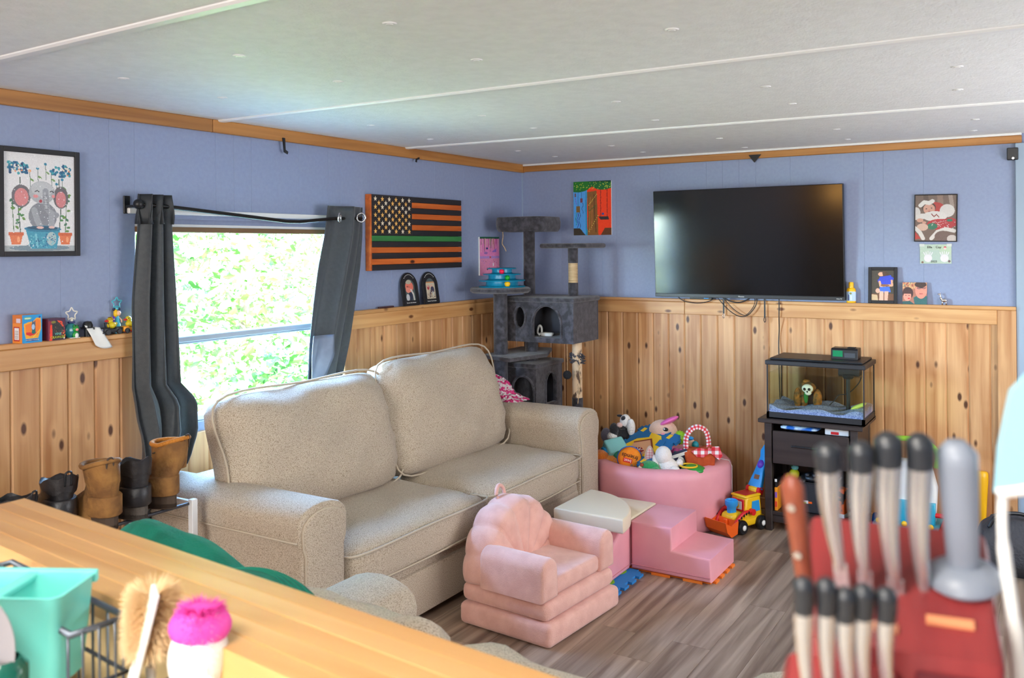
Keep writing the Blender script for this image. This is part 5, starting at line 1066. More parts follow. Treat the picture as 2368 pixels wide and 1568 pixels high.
for k in range(4): ob('label_print', bx((-.0172, -.008, .016+k*.007), (-.0163, .002, .019+k*.007)), WHT, l_)
gf = thing('giraffe_figurine', 'tiny silver giraffe figurine standing on the right ledge', 'figurine', (-.02, -2.597, ZL+.0005)); SIL = mat('silver', rgb(214, 206, 200), .22, metal=1)
bm = ell(nb(), (0, -.002, .024), (.009, .015, .010), 16)
for x in (-.004, .004):
    for y in (-.012, .007): cyl(bm, (x, y, 0), (x*.8, y*.9, .022), .0028, .0034, 8)
ob('body', bm, SIL, gf, smooth=True); ob('neck', tube(nb(), spline([(0, .008, .026), (0, .014, .038), (0, .016, .052)]), [.006]*7+[.0038]*6, 10), SIL, gf, smooth=True); bm = ell(nb(), (0, .021, .056), (.004, .009, .0045), 12); cyl(bm, (.002, .016, .058), (.003, .014, .066), .0012, n=6); cyl(bm, (-.002, .016, .058), (-.003, .014, .066), .0012, n=6); ob('head', bm, SIL, gf, smooth=True); ob('tail', tube(nb(), [(0, -.016, .027), (0, -.02, .018)], .001, 5), SIL, gf)
for lab, a in (('black clip hook hanging from the crown above the window', (-2.205, -.023, 2.0)), ('small black clip on the crown above the wooden flag', (-1.196, -.023, 2.035))):
    h = thing('crown_hook', lab, 'hook', a)
    if 'window' in lab: ob('strap', prism(nb(), [(-.010, -.012), (.012, -.02), (.016, -.008), (-.001, .0), (-.004, .055), (-.018, .055)], -.006, -.0005, 'XZ'), BLACK, h)
    else: ob('strap', prism(nb(), [(-.016, -.014), (-.012, .002), (.016, .014), (.018, .006), (-.004, -.004), (-.006, -.016)], -.006, -.0005, 'XZ'), BLACK, h)
h = thing('corner_hook', 'black triangular clip on the crown above the television', 'hook', (-.023, -1.605, 2.035)); ob('clip', prism(nb(), [(-.035, .03), (.038, .03), (.022, .006), (.004, -.016)], -.006, -.0005, 'YZ'), BLACK, h)
h = thing('wall_sensor', 'small black square device high on the right end of the wall', 'sensor', (-.004, -2.922, 1.99)); ob('case', bx((-.03, -.023, -.032), (.003, .028, .03), .004, 2), BLACK, h); ob('lens', cyl(nb(), (-.031, .0, -.024), (-.029, .0, -.024), .006, n=12), CHROME, h)
# left ledge
def toybox(nm, label, x, w, d, hgt, rotz, faces):
    t = thing(nm, label, 'toy box', (x, -.001-d/2, ZL+.0005), rotz)
    return t
b1 = thing('toy_carton', 'light blue toy carton with orange shield on the left ledge', 'toy box', (-3.444, -.036, ZL+.0005), radians(4))
ob('carton', bx((-.037, -.022, 0), (.037, .030, .098), .001, 1), solid('carton_orange', 236, 140, 50, .45), b1)
c = Cv(74, 98, (20, 150, 214)); c.poly([(.08, .32), (.3, .26), (.55, .24), (.72, .12), (.93, .12), (.95, .5), (.80, .85), (.18, .85), (.10, .6)], (246, 170, 20)); c.poly([(.15, .36), (.5, .28), (.75, .16), (.9, .2), (.9, .5), (.75, .72), (.2, .72)], (246, 110, 10), .75); c.line([(.9, .55), (.55, .8)], .02, (250, 220, 90)); c.ell(.28, .12, .2, .05, (120, 190, 150)); c.rect(.14, .11, .42, .14, (250, 240, 200)); c.ell(.88, .1, .05, .04, (30, 60, 150)); c.poly([(.18, .62), (.74, .64), (.6, .72), (.4, .76), (.2, .7)], (220, 20, 20)); c.poly([(.52, .2), (.58, .28), (.66, .2), (.66, .62), (.5, .64), (.46, .4)], (70, 90, 110)); c.ell(.55, .44, .08, .1, (170, 200, 230)); c.ell(.57, .62, .1, .07, (20, 110, 100)); c.rect(.2, .87, .8, .935, (20, 50, 140))
ob('front_print', c.mesh(.074, .098), GLOSSPRINT, b1, (0, -.0226, .049)); text('lettering', 'PROPERTY PATROL', .0056, WHT, b1, (0, -.0236, .0095), ext=.0002)
c = Cv(50, 98, (236, 140, 50)); c.rect(0, 0, 1, .3, (216, 120, 50)); c.rect(.4, .12, .85, .28, (220, 200, 210)); c.rect(.12, .42, .75, .93, (190, 40, 30)); c.rect(.2, .46, .68, .88, (240, 230, 226))
for k in range(9): c.rect(.24, .56+k*.034, .62, .57+k*.034, (40, 40, 44))
ob('side_print', c.mesh(.052, .098), PRINT, b1, (-.0376, .004, .049), (0, 0, -pi/2))
b2 = thing('toy_carton', 'dark red and black toy carton lettered Vine Crawler on the ledge', 'toy box', (-3.351, -.034, ZL+.0005), radians(4))
ob('carton', bx((-.033, -.02, 0), (.033, .028, .078), .001, 1), solid('carton_plum', 96, 34, 60, .45), b2)
c = Cv(70, 80, (70, 24, 60)); c.poly([(0, .1), (.2, .1), (.2, 1), (0, 1)], (140, 24, 50)); c.poly([(.1, .3), (.24, .25), (.22, 1), (.06, 1)], (246, 60, 20)); c.poly([(.2, .2), (.4, .1), (.7, .1), (.9, .3), (.95, .8), (.25, .8)], (38, 36, 34)); c.poly([(.5, .08), (.8, .14), (.95, .5), (.75, .3), (.6, .18)], (236, 70, 30)); c.ell(.3, .16, .14, .06, (130, 120, 40)); c.dots(40, .28, .2, .9, .75, .03, [(60, 56, 48), (24, 24, 26), (110, 104, 60), (90, 50, 40)]); c.dots(20, .75, .55, 1, .9, .03, [(200, 50, 30), (240, 120, 40)]); c.rect(.25, .80, .9, .97, (40, 20, 40)); c.ell(.92, .92, .04, .04, (240, 230, 210)); c.noise(6)
ob('front_print', c.mesh(.066, .078), GLOSSPRINT, b2, (0, -.0206, .039)); text('lettering', 'VINE', .0125, solid('vine_teal', 120, 200, 190, .5), b2, (.004, -.0216, .0225), ext=.0002); text('lettering', 'CRAWLER', .0125, solid('vine_lime', 200, 210, 40, .5), b2, (.002, -.0216, .0105), ext=.0002)
def star_ring(nm, r, m, par, loc):
    P = []
    for k in range(10):
        a = pi/2+k*pi/5; q = r if k % 2 == 0 else r*.56; P.append((q*cos(a), 0, q*sin(a)))
    return ob(nm, tube(nb(), spline(P, 3, True), .0022, 8, True), m, par, loc, smooth=True)
fr = thing('frog_keychain', 'green frog ornament with white star clip on the left ledge', 'ornament', (-3.277, -.034, ZL+.0005))
TGLASS = solid('teal_disc', 16, 124, 130, .2, coat=.5)
ob('disc', ell(nb(), (-.004, .006, .0275), (.0275, .013, .0275), 24), TGLASS, fr, smooth=True); bm = ell(nb(), (.008, -.006, .034), (.0125, .009, .011), 16); ell(bm, (.002, -.008, .044), (.005, .005, .005), 10); ell(bm, (.013, -.008, .044), (.005, .005, .005), 10); ob('frog_head', bm, GRN, fr, smooth=True)
bm = ell(nb(), (.008, -.006, .012), (.013, .008, .014), 14); ob('frog_body', bm, GRN, fr, smooth=True); ob('frog_belly', ell(nb(), (.008, -.013, .009), (.007, .004, .010), 12), WHT, fr, smooth=True); ob('frog_mouth', ell(nb(), (.008, -.0145, .031), (.006, .002, .005), 12), solid('frog_pink', 240, 150, 140, .5), fr, smooth=True)
for x in (.002, .013): ob('frog_eye', ell(nb(), (x, -.0125, .045), (.0025, .0015, .003), 8), BLACK, fr)
ob('base', bx((-.016, -.012, 0), (.022, .016, .003), .001, 1), WHT, fr); ob('collar', bx((-.014, .0, .054), (.012, .012, .061), .002, 1), solid('navy_collar', 36, 44, 110, .4), fr); ob('hook_stem', bx((-.005, .003, .06), (.005, .009, .071), .002, 1), solid('cream_white', 238, 230, 214, .4), fr); star_ring('star_clip', .0245, MATS['cream_white'], fr, (0, .006, .088))
hat = thing('bowler_hat_toy', 'tiny black toy bowler hat on the left ledge behind a tag', 'toy hat', (-3.214, -.028, ZL+.0005)); hat.scale = (1.25, 1.25, 1.3)
ob('stand', cyl(nb(), (0, 0, 0), (0, 0, .026), .010, n=16), BLACK, hat); ob('crown', lathe(nb(), [(0, .045), (.010, .043), (.0145, .034), (.015, .026), (0, .026)], 24), BLACK, hat, smooth=True, ang=50); ob('brim', lathe(nb(), [(0, .024), (.020, .025), (.0215, .027), (.015, .027), (0, .027)], 24), BLACK, hat, smooth=True, ang=50)
tg = thing('paper_tag', 'white paper tag with black hole hanging over the left ledge edge', 'paper tag', (-3.195, -.041, ZL))
bm = nb(); G = []
for j in range(13):
    t = j/12; row = []
    for i in range(9):
        u = i/8-.5; row.append(bm.verts.new((u*.062+.044*t-.010+.008*t*t*(u+.5), -.004*sin(pi*t)-.003*abs(u), .038-.078*t-.030*(u+.5)*0-.010*t*t*(1-4*u*u)*.9+.012*u*(-1))))
    G.append(row)
for a, b in zip(G, G[1:]):
    for i in range(8): bm.faces.new((a[i], a[i+1], b[i+1], b[i]))
o = ob('sheet', bm, WHT, tg, smooth=True); thick(o, .0008); ob('hole', cyl(nb(), (-.004, -.0055, .029), (-.004, -.001, .029), .0028, n=12), BLACK, tg)
def car(nm, label, x, body_m, jeep):
    t = thing(nm, label, 'toy car', (x, -.033, ZL+.0005))
    ob('body', prism(nb(), [(-.040, .008), (.038, .008), (.040, .026), (.012, .030), (.010, .022), (-.012, .022), (-.014, .028), (-.038, .026)], -.018, .018, 'XZ', .003, 2), body_m, t, smooth=True, ang=50)
    for xx in (-.024, .024):
        for s in (-1, 1):
            w = ob('wheel', lathe(nb(), [(0, -.005), (.009, -.005), (.0105, -.003), (.0105, .003), (.009, .005), (0, .005)], 18, (xx, s*.018, .0108), RX(90)), BLACK, t, smooth=True, ang=50)
    if jeep:
        ob('windscreen_frame', tube(nb(), [(-.014, -.014, .026), (-.018, -.014, .044), (-.018, .014, .044), (-.014, .014, .026)], .0016, 6), BLACK, t); ob('grille', bx((-.0415, -.012, .012), (-.0395, .012, .024), .001, 1), solid('grille_blue', 150, 165, 200, .3), t); ob('bumper', bx((-.043, -.016, .006), (-.039, .016, .010), .001, 1), DKGREY, t)
    else: ob('trim', bx((-.036, -.0186, .006), (.036, -.0178, .010)), RED, t)
    return t
def duck(label, x, z, sgn, hat=False):
    t = thing('rubber_duck', label, 'rubber duck', (x, -.033, z)); DY = solid('duck_yellow', 222, 196, 30, .35)
    bm = ell(nb(), (0, 0, .012), (.019, .014, .013), 18); ell(bm, (sgn*.016, 0, .017), (.008, .008, .006), 10); ob('body', bm, DY, t, smooth=True); h_ = ob('head', ell(nb(), (-sgn*.008, 0, .031), (.0115, .0115, .0115), 18), DY, t, smooth=True)
    ob('bill', ell(nb(), (-sgn*.021, 0, .029), (.008, .0085, .0045), 12), RED, t, smooth=True)
    for y in (-1, 1): ob('eye', ell(nb(), (-sgn*.014, y*.009, .034), (.002, .0015, .0025), 8), BLACK, h_)
    if hat: ob('hat', lathe(nb(), [(0, .045), (.008, .043), (.010, .036), (.016, .035), (.016, .033), (0, .033)], 18, (-sgn*.006, 0, 0)), solid('hat_gold', 190, 140, 20, .3, metal=.6), t, smooth=True)
    return t
car('toy_jeep', 'small black toy jeep carrying a rubber duck on the ledge', -3.122, BLACK, True); car('toy_car', 'small orange toy car carrying a rubber duck beside the curtain', -3.040, solid('car_amber', 244, 160, 30, .35), False)
duck('rubber duck in a golden hat sitting in the black toy jeep', -3.118, ZL+.0235, 1, True); duck('larger rubber duck riding in the orange toy car', -3.038, ZL+.0235, 1)
fg2 = thing('figure_keychain', 'tiny toy figure in blue with teal star clip between the ducks', 'ornament', (-3.083, -.016, ZL+.0005))
ob('stand', bx((-.010, -.006, 0), (.010, .006, .03), .002, 1), solid('figure_blue', 70, 190, 220, .4), fg2); ob('gown', lathe(nb(), [(0, .028), (.013, .028), (.009, .05), (.007, .066), (0, .066)], 18), MATS['figure_blue'], fg2, smooth=True, ang=60); ob('cape', bx((-.016, .0, .04), (-.004, .008, .068), .003, 2), PUR, fg2); ob('head', ell(nb(), (.004, -.002, .078), (.0095, .009, .011), 16), SKIN, fg2, smooth=True); ob('hair', ell(nb(), (-.005, .002, .077), (.008, .009, .017), 14), YEL, fg2, smooth=True)
for x in (-.013, .011): ob('dark_bow', ell(nb(), (x, .002, .094), (.006, .005, .006), 10), solid('bow_navy', 24, 30, 70, .4), fg2, smooth=True)
ob('arm', tube(nb(), [(.006, -.002, .062), (.014, -.006, .052), (.013, -.008, .042)], .003, 8), SKIN, fg2, smooth=True); star_ring('star_clip', .0225, solid('clip_teal', 80, 190, 206, .35), fg2, (0, .002, .118)); ob('clip_stem', bx((-.006, -.002, .092), (.006, .005, .101), .002, 1), MATS['clip_teal'], fg2)

# ------------------------------------------------------------------ shoe rack with boots by the window wall
rk = thing('shoe_rack', 'white metal shoe rack against the cedar wall left of the sofa', 'shoe rack', (-3.56, -.30, 0)); RW = solid('rack_white', 226, 226, 228, .35)
for x in (-.46, .46):
    for y in (-.17, .17): ob('upright', bx((x-.012, y-.012, 0), (x+.012, y+.012, .64), .002, 1), RW, rk)
for z in (.30, .625):
    for k in range(5): ob('rail', cyl(nb(), (-.45, -.16+k*.08, z), (.45, -.16+k*.08, z), .006, n=8), solid('rail_dark', 46, 46, 54, .35), rk)
    for x in (-.46, .46): ob('end_rail', bx((x-.008, -.17, z-.008), (x+.008, .17, z+.008), .002, 1), RW, rk)
def boot(label, loc, rotz, upper, sole, H, collar=None, lean=0, lace=True, slouch=0, s=1.0):
    """boot with its heel towards -y (towards the room), toe to +y"""
    t = thing('boot', label, 'boot', loc, rotz, None); t.scale = (s, s, s)
    N = 24; rings = []; bm = nb()
    sec = [(.03, .05, .135, .045), (.05, .05, .132, .045), (.08, .048, .11, .025), (.11, .045, .078, -.015), (.15, .046, .066, -.03), (H*.8, .050, .066, -.032), (H, .056, .070, -.034+slouch)]
    for z, rx, ry, cy in sec:
        w = [bm.verts.new((rx*(1+.05*sin(3*2*pi*i/N+z*70)*(z > .1))*cos(2*pi*i/N)*(1-.1*max(0, sin(2*pi*i/N)))+lean*max(0, z-.1)*.6, cy+ry*sin(2*pi*i/N), z+(.022*max(0, -sin(2*pi*i/N)) if z == H else 0)+.006*sin(5*i+z*40)*(z > .1)) ) for i in range(N)]; rings.append(w)
    ins = [bm.verts.new((v.co.x*.84+lean*.02, (v.co.y-(-.034))*.84-.034, v.co.z-.004)) for v in rings[-1]]; rings.append(ins)
    deep = [bm.verts.new((v.co.x*.9, (v.co.y+.034)*.9-.034, .12)) for v in ins]; rings.append(deep)
    for a, b in zip(rings, rings[1:]):
        for i in range(N): bm.faces.new((a[i], a[(i+1) % N], b[(i+1) % N], b[i]))
    bm.faces.new(rings[0]); bm.faces.new(deep)
    ob('upper', bm, upper, t, smooth=True, ang=70)
    P = [(.053*cos(a)*(1.0 if sin(a) > 0 else .92), .045+.142*sin(a)) for a in [2*pi*k/28 for k in range(28)]]
    ob('sole', prism(nb(), P, 0, .022, 'XY', .004, 2), sole, t); ob('heel', prism(nb(), [(a, b) for a, b in P if b < .0]+[], .0, .045, 'XY', .003, 1), sole, t)
    ob('heel_counter', prism(nb(), [(.052*cos(a), -.03+.070*sin(a)) for a in [pi+pi*k/14 for k in range(15)]], .045, .11, 'XY', .004, 1), upper, t, smooth=True, ang=60)
    if collar: ob('collar', tube(nb(), [(.054*cos(a)+lean*max(0, H-.1)*.6, -.034+slouch+.068*sin(a), H+.004+.022*max(0, -sin(a))) for a in [2*pi*k/24 for k in range(24)]], .008, 8, True), collar, t, smooth=True)
    if lace: ob('pull_loop', tube(nb(), spline([(-.010+lean*.07, -.098+slouch, H-.01), (-.010+lean*.07, -.104+slouch, H+.03), (.008+lean*.07, -.104+slouch, H+.032), (.010+lean*.07, -.098+slouch, H-.01)]), .0035, 6), sole, t, smooth=True)
    for k in range(4 if H > .19 else 0): ob('lace', tube(nb(), [(-.03+lean*.02, .03-.012*k, .11+.02*k+.01), (.03+lean*.02, .034-.012*k, .112+.02*k+.01)], .003, 6), sole, t)
    return t
TAN = mat('tan_suede', rgb(158, 112, 58), .9, c2=rgb(118, 80, 42), scale=16, bump=.4, bscale=60); BRS = mat('brown_sole', rgb(72, 56, 44), .8); BLK = mat('black_leather', rgb(30, 30, 34), .42, c2=rgb(44, 40, 40), scale=12, bump=.2, bscale=60)
boot('tall tan suede boot with orange collar next to the sofa arm', (-3.205, -.395, .633), radians(6), TAN, BRS, .20, mat('collar_orange', rgb(196, 124, 44), .9, bump=.5, bscale=200), 1.0, slouch=.02, s=1.03)
boot('black leather boot with worn brown heel between the tan boots', (-3.325, -.42, .633), radians(-4), BLK, mat('worn_sole', rgb(84, 76, 70), .85, bump=.3, bscale=90), .185, None, 0, False)
boot('slouched tan suede boot with open top left of the black boot', (-3.445, -.44, .633), radians(-8), TAN, BRS, .20, TAN, -.12, slouch=.01)
boot('black shiny boot with pull loop left of the slouched tan boot', (-3.54, -.345, .633), radians(-10), BLK, BLACK, .165, None, .05, True)
boot('black shoe at the far left end of the shoe rack', (-3.70, -.36, .633), radians(14), BLK, BLACK, .14, None, .1, True, s=.95)

# ------------------------------------------------------------------ toys at the right of the stand
wk = thing('activity_walker', 'white and teal baby activity walker with red base by the stand', 'baby walker', (-.25, -2.452, 0))
ob('base', bx((-.16, -.165, .03), (.14, .165, .115), .03, 4), RED, wk, smooth=True, ang=60)
ob('front_panel', prism(nb(), [(-.125, .115), (.125, .115), (.135, .30), (.10, .43), (-.10, .43), (-.135, .30)], -.06, .04, 'YZ', .02, 3), WHT, wk, smooth=True, ang=60)
ob('lower_panel', prism(nb(), [(-.13, .116), (.13, .116), (.132, .235), (-.132, .235)], -.075, -.05, 'YZ', .008, 2), solid('walker_teal', 50, 164, 190, .35), wk, smooth=True, ang=60)
ob('teal_rim', bx((-.17, -.15, .11), (.1, .15, .128), .006, 2), TEAL, wk)
for k in range(5): ob('green_bead', ell(nb(), (-.168, -.12+.06*k, .142), .014, 12), GRN if k % 2 else YEL, wk, smooth=True)
for k in range(4):
    for q in range(3): ob('spinner_bead', ell(nb(), (-.085, -.072+.018*q, .15+.02*k), .009, 10), PUR, wk, smooth=True)
for y, z, m_, r_ in ((.08, .35, solid('walker_grey', 190, 190, 196, .4), .034), (-.055, .36, MATS['walker_grey'], .03), (-.06, .28, MATS['walker_grey'], .028), (.10, .28, solid('walker_gold', 210, 150, 40, .4), .02), (.09, .20, solid('walker_peach', 236, 170, 130, .5), .03), (-.05, .235, solid('walker_magenta', 190, 30, 100, .4), .022)):
    ob('dial', lathe(nb(), [(0, .012), (r_*.5, .01), (r_*.6, .0), (r_*.8, .008), (r_, .004), (r_, 0), (0, 0)], 20, (-.062, y, z), RY(-90)), m_, wk, smooth=True, ang=50)
for y in (-.055, .09): ob('corner_block', bx((-.08, y-.02, .385), (-.05, y+.02, .43), .006, 2), ORG, wk)
ob('lime_handle', tube(nb(), spline([(.0, .13, .40), (-.0, .135, .47), (0, .09, .52), (0, 0, .535), (0, -.09, .52), (0, -.135, .47), (0, -.13, .40)]), .014, 10), LIME, wk, smooth=True)
for y in (-.18, .18):
    for x in (-.11, .1): ob('wheel', lathe(nb(), [(0, -.012), (.045, -.012), (.052, -.004), (.052, .004), (.045, .012), (0, .012)], 22, (x, y, .052), RX(90)), DBLU, wk, smooth=True, ang=50)
ob('blue_knob', lathe(nb(), [(0, -.014), (.03, -.014), (.045, 0), (.03, .014), (0, .014)], 22, (-.06, -.205, .175), RX(90)), DBLU, wk, smooth=True, ang=50); ob('axle', cyl(nb(), (-.06, -.12, .175), (-.06, -.2, .175), .012, n=12), RED, wk)
bt_ = thing('toy_bat', 'yellow plastic toy bat leaning upright against the cedar wall', 'toy bat', (-.075, -2.772, .0), 0, None, (0, radians(4.5), 0))
ob('barrel', lathe(nb(), [(0, 0), (.014, .002), (.016, .02), (.017, .08), (.026, .26), (.030, .33), (.029, .352), (.022, .362), (0, .363)], 24, (0, 0, .002)), YB, bt_, smooth=True, ang=50)
wp = thing('floor_register', 'pale grey flat sheet on the floor by the baseboard', 'sheet', (-.14, -2.76, .0005)); ob('sheet', bx((-.06, -.10, 0), (.09, .10, .006), .002, 1), solid('pale_grey_sheet', 206, 208, 214, .5), wp)
wp.name = 'floor_sheet'
bg_ = thing('dark_bag', 'dark grey textured bag on the floor behind the knife block', 'bag', (-.42, -2.93, .0))
ob('body', pillow((.34, .32, .26), (10, 10, 6), puff=.35, rnd=.25, wr=.008), mat('bag_dark', rgb(66, 66, 70), .85, bump=.6, bscale=90), bg_, (0, 0, .115), smooth=True); ob('strap', tube(nb(), spline([(-.1, .1, .21), (-.08, .06, .27), (-.02, -.04, .27), (.02, -.1, .21)]), .009, 8), BLACK, bg_, smooth=True)

# ------------------------------------------------------------------ green garment over the loveseat back
gm = thing('baseball_hat', 'green cloth cap with a stitched brim lying on the loveseat back', 'hat', (-4.0, -1.60, .845))
GREENC = mat('green_cotton', rgb(18, 134, 112), .85, c2=rgb(14, 116, 96), scale=20, bump=.3, bscale=180)
bm = nb(); nu, nv = 40, 18; G = []
for j in range(nv+1):
    t = j/nv; row = []
    for i in range(nu+1):
        u = i/nu; y = .27-.46*u; hgt = .115*(sin(pi*min(1, u*1.12+.04)))**.7*(1-.55*u)+.012
        a = pi*t; x = .085*cos(a)*(1-.15*u); z = hgt*sin(a)*(1+.09*sin(9*u+3*cos(a)))-.004*(abs(sin(6*a)) < .2)
        row.append(bm.verts.new((x, y, max(0, z))))
    G.append(row)
for a, b in zip(G, G[1:]):
    for i in range(nu): bm.faces.new((a[i], a[i+1], b[i+1], b[i]))
o = ob('crown', bm, GREENC, gm, smooth=True); thick(o, .004)
bm = nb(); G = []
for j in range(13):
    t = j/12; row = []
    for i in range(21):
        u = i/20; y = -.06-.32*u; w = .10*math.sqrt(max(0, 1-(2*u-1)**2))*1.0+.004
        row.append(bm.verts.new((-.035+w*(t-.5)*2*.8, y, .030+.055*sin(pi*u)*(1-.5*abs(2*t-1))-.045*u)))
    G.append(row)
for a, b in zip(G, G[1:]):
    for i in range(20): bm.faces.new((a[i], a[i+1], b[i+1], b[i]))
o = ob('brim', bm, GREENC, gm, smooth=True); thick(o, .006)
for k in range(4):
    q = .9-.16*k
    ob('stitch_row', tube(nb(), [(-.035+q*.08*cos(a)*math.sqrt(1), -.22+q*.15*sin(a), .036+.055*max(0, cos(q*sin(a)*pi/2))*(1-.5*abs(cos(a))*q)-.045*(.5-q*.47*sin(a))+.0015) for a in [pi*k2/20-pi/2 for k2 in range(21)]], .0012, 5), solid('green_thread', 30, 150, 126, .8), o)

# ------------------------------------------------------------------ breakfast bar and kitchen counter in front
ZB = 1.07
bar = thing('bar_top', 'butcher block wooden bar top running across the foreground', 'bar top', (0, 0, 0))
far = [(-4.28, -1.47), (-4.445, -3.35)]; near = [(-4.428, -1.477), (-4.643, -3.35)]
n = 5
for i in range(n):
    a, b = i/n, (i+1)/n
    L = lambda p, q, t: (p[0]+(q[0]-p[0])*t, p[1]+(q[1]-p[1])*t)
    Q = [L(far[0], near[0], a), L(far[0], near[0], b), L(far[1], near[1], b), L(far[1], near[1], a)]
    bm = prism(nb(), Q, ZB-.038, ZB-(.0 if i % 2 else .0003), 'XY', .0012, 1)
    ob('stave', bm, BUTCHER, bar)
kw = struct('wall_divider', prism(nb(), [(-4.33, -1.52), (-4.41, -1.52), (-4.60, -3.6), (-4.50, -3.6)], 0, ZB-.0385, 'XY'), mat('tan_half_wall', rgb(206, 180, 130), .7))
tag(ob('kitchen_counter', prism(nb(), [(-4.425, -1.55), (-5.0, -1.45), (-5.05, -3.6), (-4.615, -3.6)], .872, .91, 'XY', .004, 1), mat('counter_laminate', rgb(216, 206, 190), .4, c2=rgb(190, 178, 160), scale=30)), 'pale laminate kitchen counter below the wooden bar top', 'counter')
tag(ob('base_cabinet', bx((-4.98, -3.6, 0), (-4.64, -1.6, .871)), WHITE), 'white kitchen base cabinet under the laminate counter', 'cabinet')
for k, (x, y) in enumerate(((-4.27, -1.93), (-4.28, -1.945))): pass
ye = thing('bar_stain', '', '', (0, 0, 0)); bpy.data.objects.remove(ye)

# dish rack with caddy
DR = solid('rack_wire_grey', 104, 112, 124, .35, metal=.6)
uu = Vector((.0, -1, 0)); RXv = Vector((.47, -.88, 0)).normalized()
ang_r = math.atan2(RXv.y, RXv.x); ang_b = math.atan2(-.993, -.114)
dk = thing('dish_rack', 'grey wire dish drying rack on the kitchen counter', 'dish rack', (-4.551, -1.975, .91), ang_b)
for z, r_ in ((.168, .0042), (.03, .004), (.10, .0028)):
    ob('frame_wire', tube(nb(), [(-.16, -.034, z), (.16, -.034, z), (.16, .034, z), (-.16, .034, z)], r_, 8, True), DR, dk, smooth=True)
for k in range(9):
    x = -.152+.038*k; ob('wire', tube(nb(), [(x, -.034, .168), (x, -.034, .03), (x, .034, .03), (x, .034, .168)], .002, 6), DR, dk, smooth=True)
for k in range(3):
    y = -.02+.02*k; ob('wire', tube(nb(), [(-.16, y, .168), (-.16, y, .031), (.16, y, .031), (.16, y, .168)], .002, 6), DR, dk, smooth=True)
for x in (-.15, .15):
    for y in (-.028, .028): ob('foot', cyl(nb(), (x, y, 0), (x, y, .03), .006, n=12), solid('foot_teal', 90, 214, 204, .4), dk)
TQ = solid('turquoise_plastic', 128, 238, 228, .38)
ob('drip_tray', bx((-.165, -.04, .004), (.165, .04, .012), .004, 2), TQ, dk)
cdx = thing('utensil_caddy', 'turquoise two-compartment utensil caddy hooked on the wire dish rack', 'caddy', (-4.606, -2.030, 1.004), ang_r)
def cup(bm, x0, x1, y0, y1, h, r=.014, t=.003):
    def rr(x0, x1, y0, y1, r): 
        P = []
        for cx, cy, a0 in ((x1-r, y1-r, 0), (x0+r, y1-r, pi/2), (x0+r, y0+r, pi), (x1-r, y0+r, 1.5*pi)):
            for k in range(6): a = a0+pi/2*k/5; P.append((cx+r*cos(a), cy+r*sin(a)))
        return P
    rings = []
    for (ins, z) in ((.012, 0), (.005, .004), (.0, h*.5), (-.004, h), (-.006, h+.002), (-.003, h+.003), (t-.001, h), (t+.002, h*.5), (t+.010, .006)):
        rings.append([bm.verts.new((a, b, z)) for a, b in rr(x0+ins, x1-ins, y0+ins, y1-ins, r)])
    n_ = len(rings[0])
    for a, b in zip(rings, rings[1:]):
        for i in range(n_): bm.faces.new((a[i], a[(i+1) % n_], b[(i+1) % n_], b[i]))
    bm.faces.new(rings[0]); bm.faces.new(rings[-1]); return bm
ob('compartment', cup(nb(), -.005, .069, -.042, .042, .115), TQ, cdx, smooth=True, ang=50); ob('compartment', cup(nb(), -.082, -.011, -.042, .042, .115), TQ, cdx, smooth=True, ang=50)
ob('back_rim', bx((-.088, .040, .104), (.074, .050, .120), .003, 2), TQ, cdx); ob('bridge', bx((-.016, -.040, .109), (.0, .042, .1175), .002, 1), TQ, cdx)
pl = thing('grey_plate', 'pale grey plate standing on edge at the left of the rack', 'plate', (-4.708, -2.066, 1.0), 0)
pl.rotation_euler = (Matrix.Rotation(ang_r, 3, 'Z') @ Matrix.Rotation(radians(78), 3, 'X')).to_euler()
ob('dish', lathe(nb(), [(0, 0), (.04, .0), (.055, .006), (.075, .012), (.076, .015), (.054, .010), (.038, .004), (0, .004)], 48, (0, .076, 0)), solid('stoneware_grey', 140, 136, 140, .35), pl, smooth=True, ang=50)
gj = thing('green_glass_jar', 'dark green glass jar lying in the dish rack corner', 'jar', (-4.665, -1.965, .943)); gj.rotation_euler = (0, 0, ang_r)
gj.location = (-4.675, -2.112, 1.015)
ob('body', lathe(nb(), [(0, 0), (.026, 0), (.028, .006), (.028, .05), (.02, .06), (.018, .06), (.025, .048), (.025, .008), (0, .005)], 28), solid('jar_green', 24, 92, 78, .1), gj, smooth=True, ang=50)
def bristle(name, label, loc, rot, parts):
    t = thing(name, label, 'brush', loc, 0, None, rot); return t
def hairs(n_, r, L, h, wide, rnd, tip=.0004, thick_=.0009, z0=0):
    """tuft: stiff strands on a rounded head"""
    V = []; F_ = []
    for k in range(n_):
        a = rnd.uniform(0, 2*pi); q = rnd.random(); z = z0+h*q; d = Vector((cos(a)*wide, sin(a), rnd.uniform(-.35, .55)+(q-.5)*.9)).normalized(); p = Vector((r*.3*cos(a)*wide, r*.3*sin(a), z))
        e = p+d*L*rnd.uniform(.75, 1.08); u = d.cross(Vector((.3, .2, 1))).normalized()*thick_; w = d.cross(u); i = len(V)
        V += [p+u, p-u*.5+w*.9, p-u*.5-w*.9, e]; F_ += [(i, i+1, i+3), (i+1, i+2, i+3), (i+2, i, i+3)]
    me = bpy.data.meshes.new('hairs'); me.from_pydata(V, [], F_); return me
rh_ = random.Random(21)
cupm = thing('grey_cup', 'grey plastic cup holding two dish brushes beside the rack', 'cup', (-4.515, -2.215, .911)); ob('body', cup(nb(), -.045, .045, -.036, .036, .085, .03), solid('cup_grey', 150, 152, 156, .45), cupm, smooth=True, ang=50)
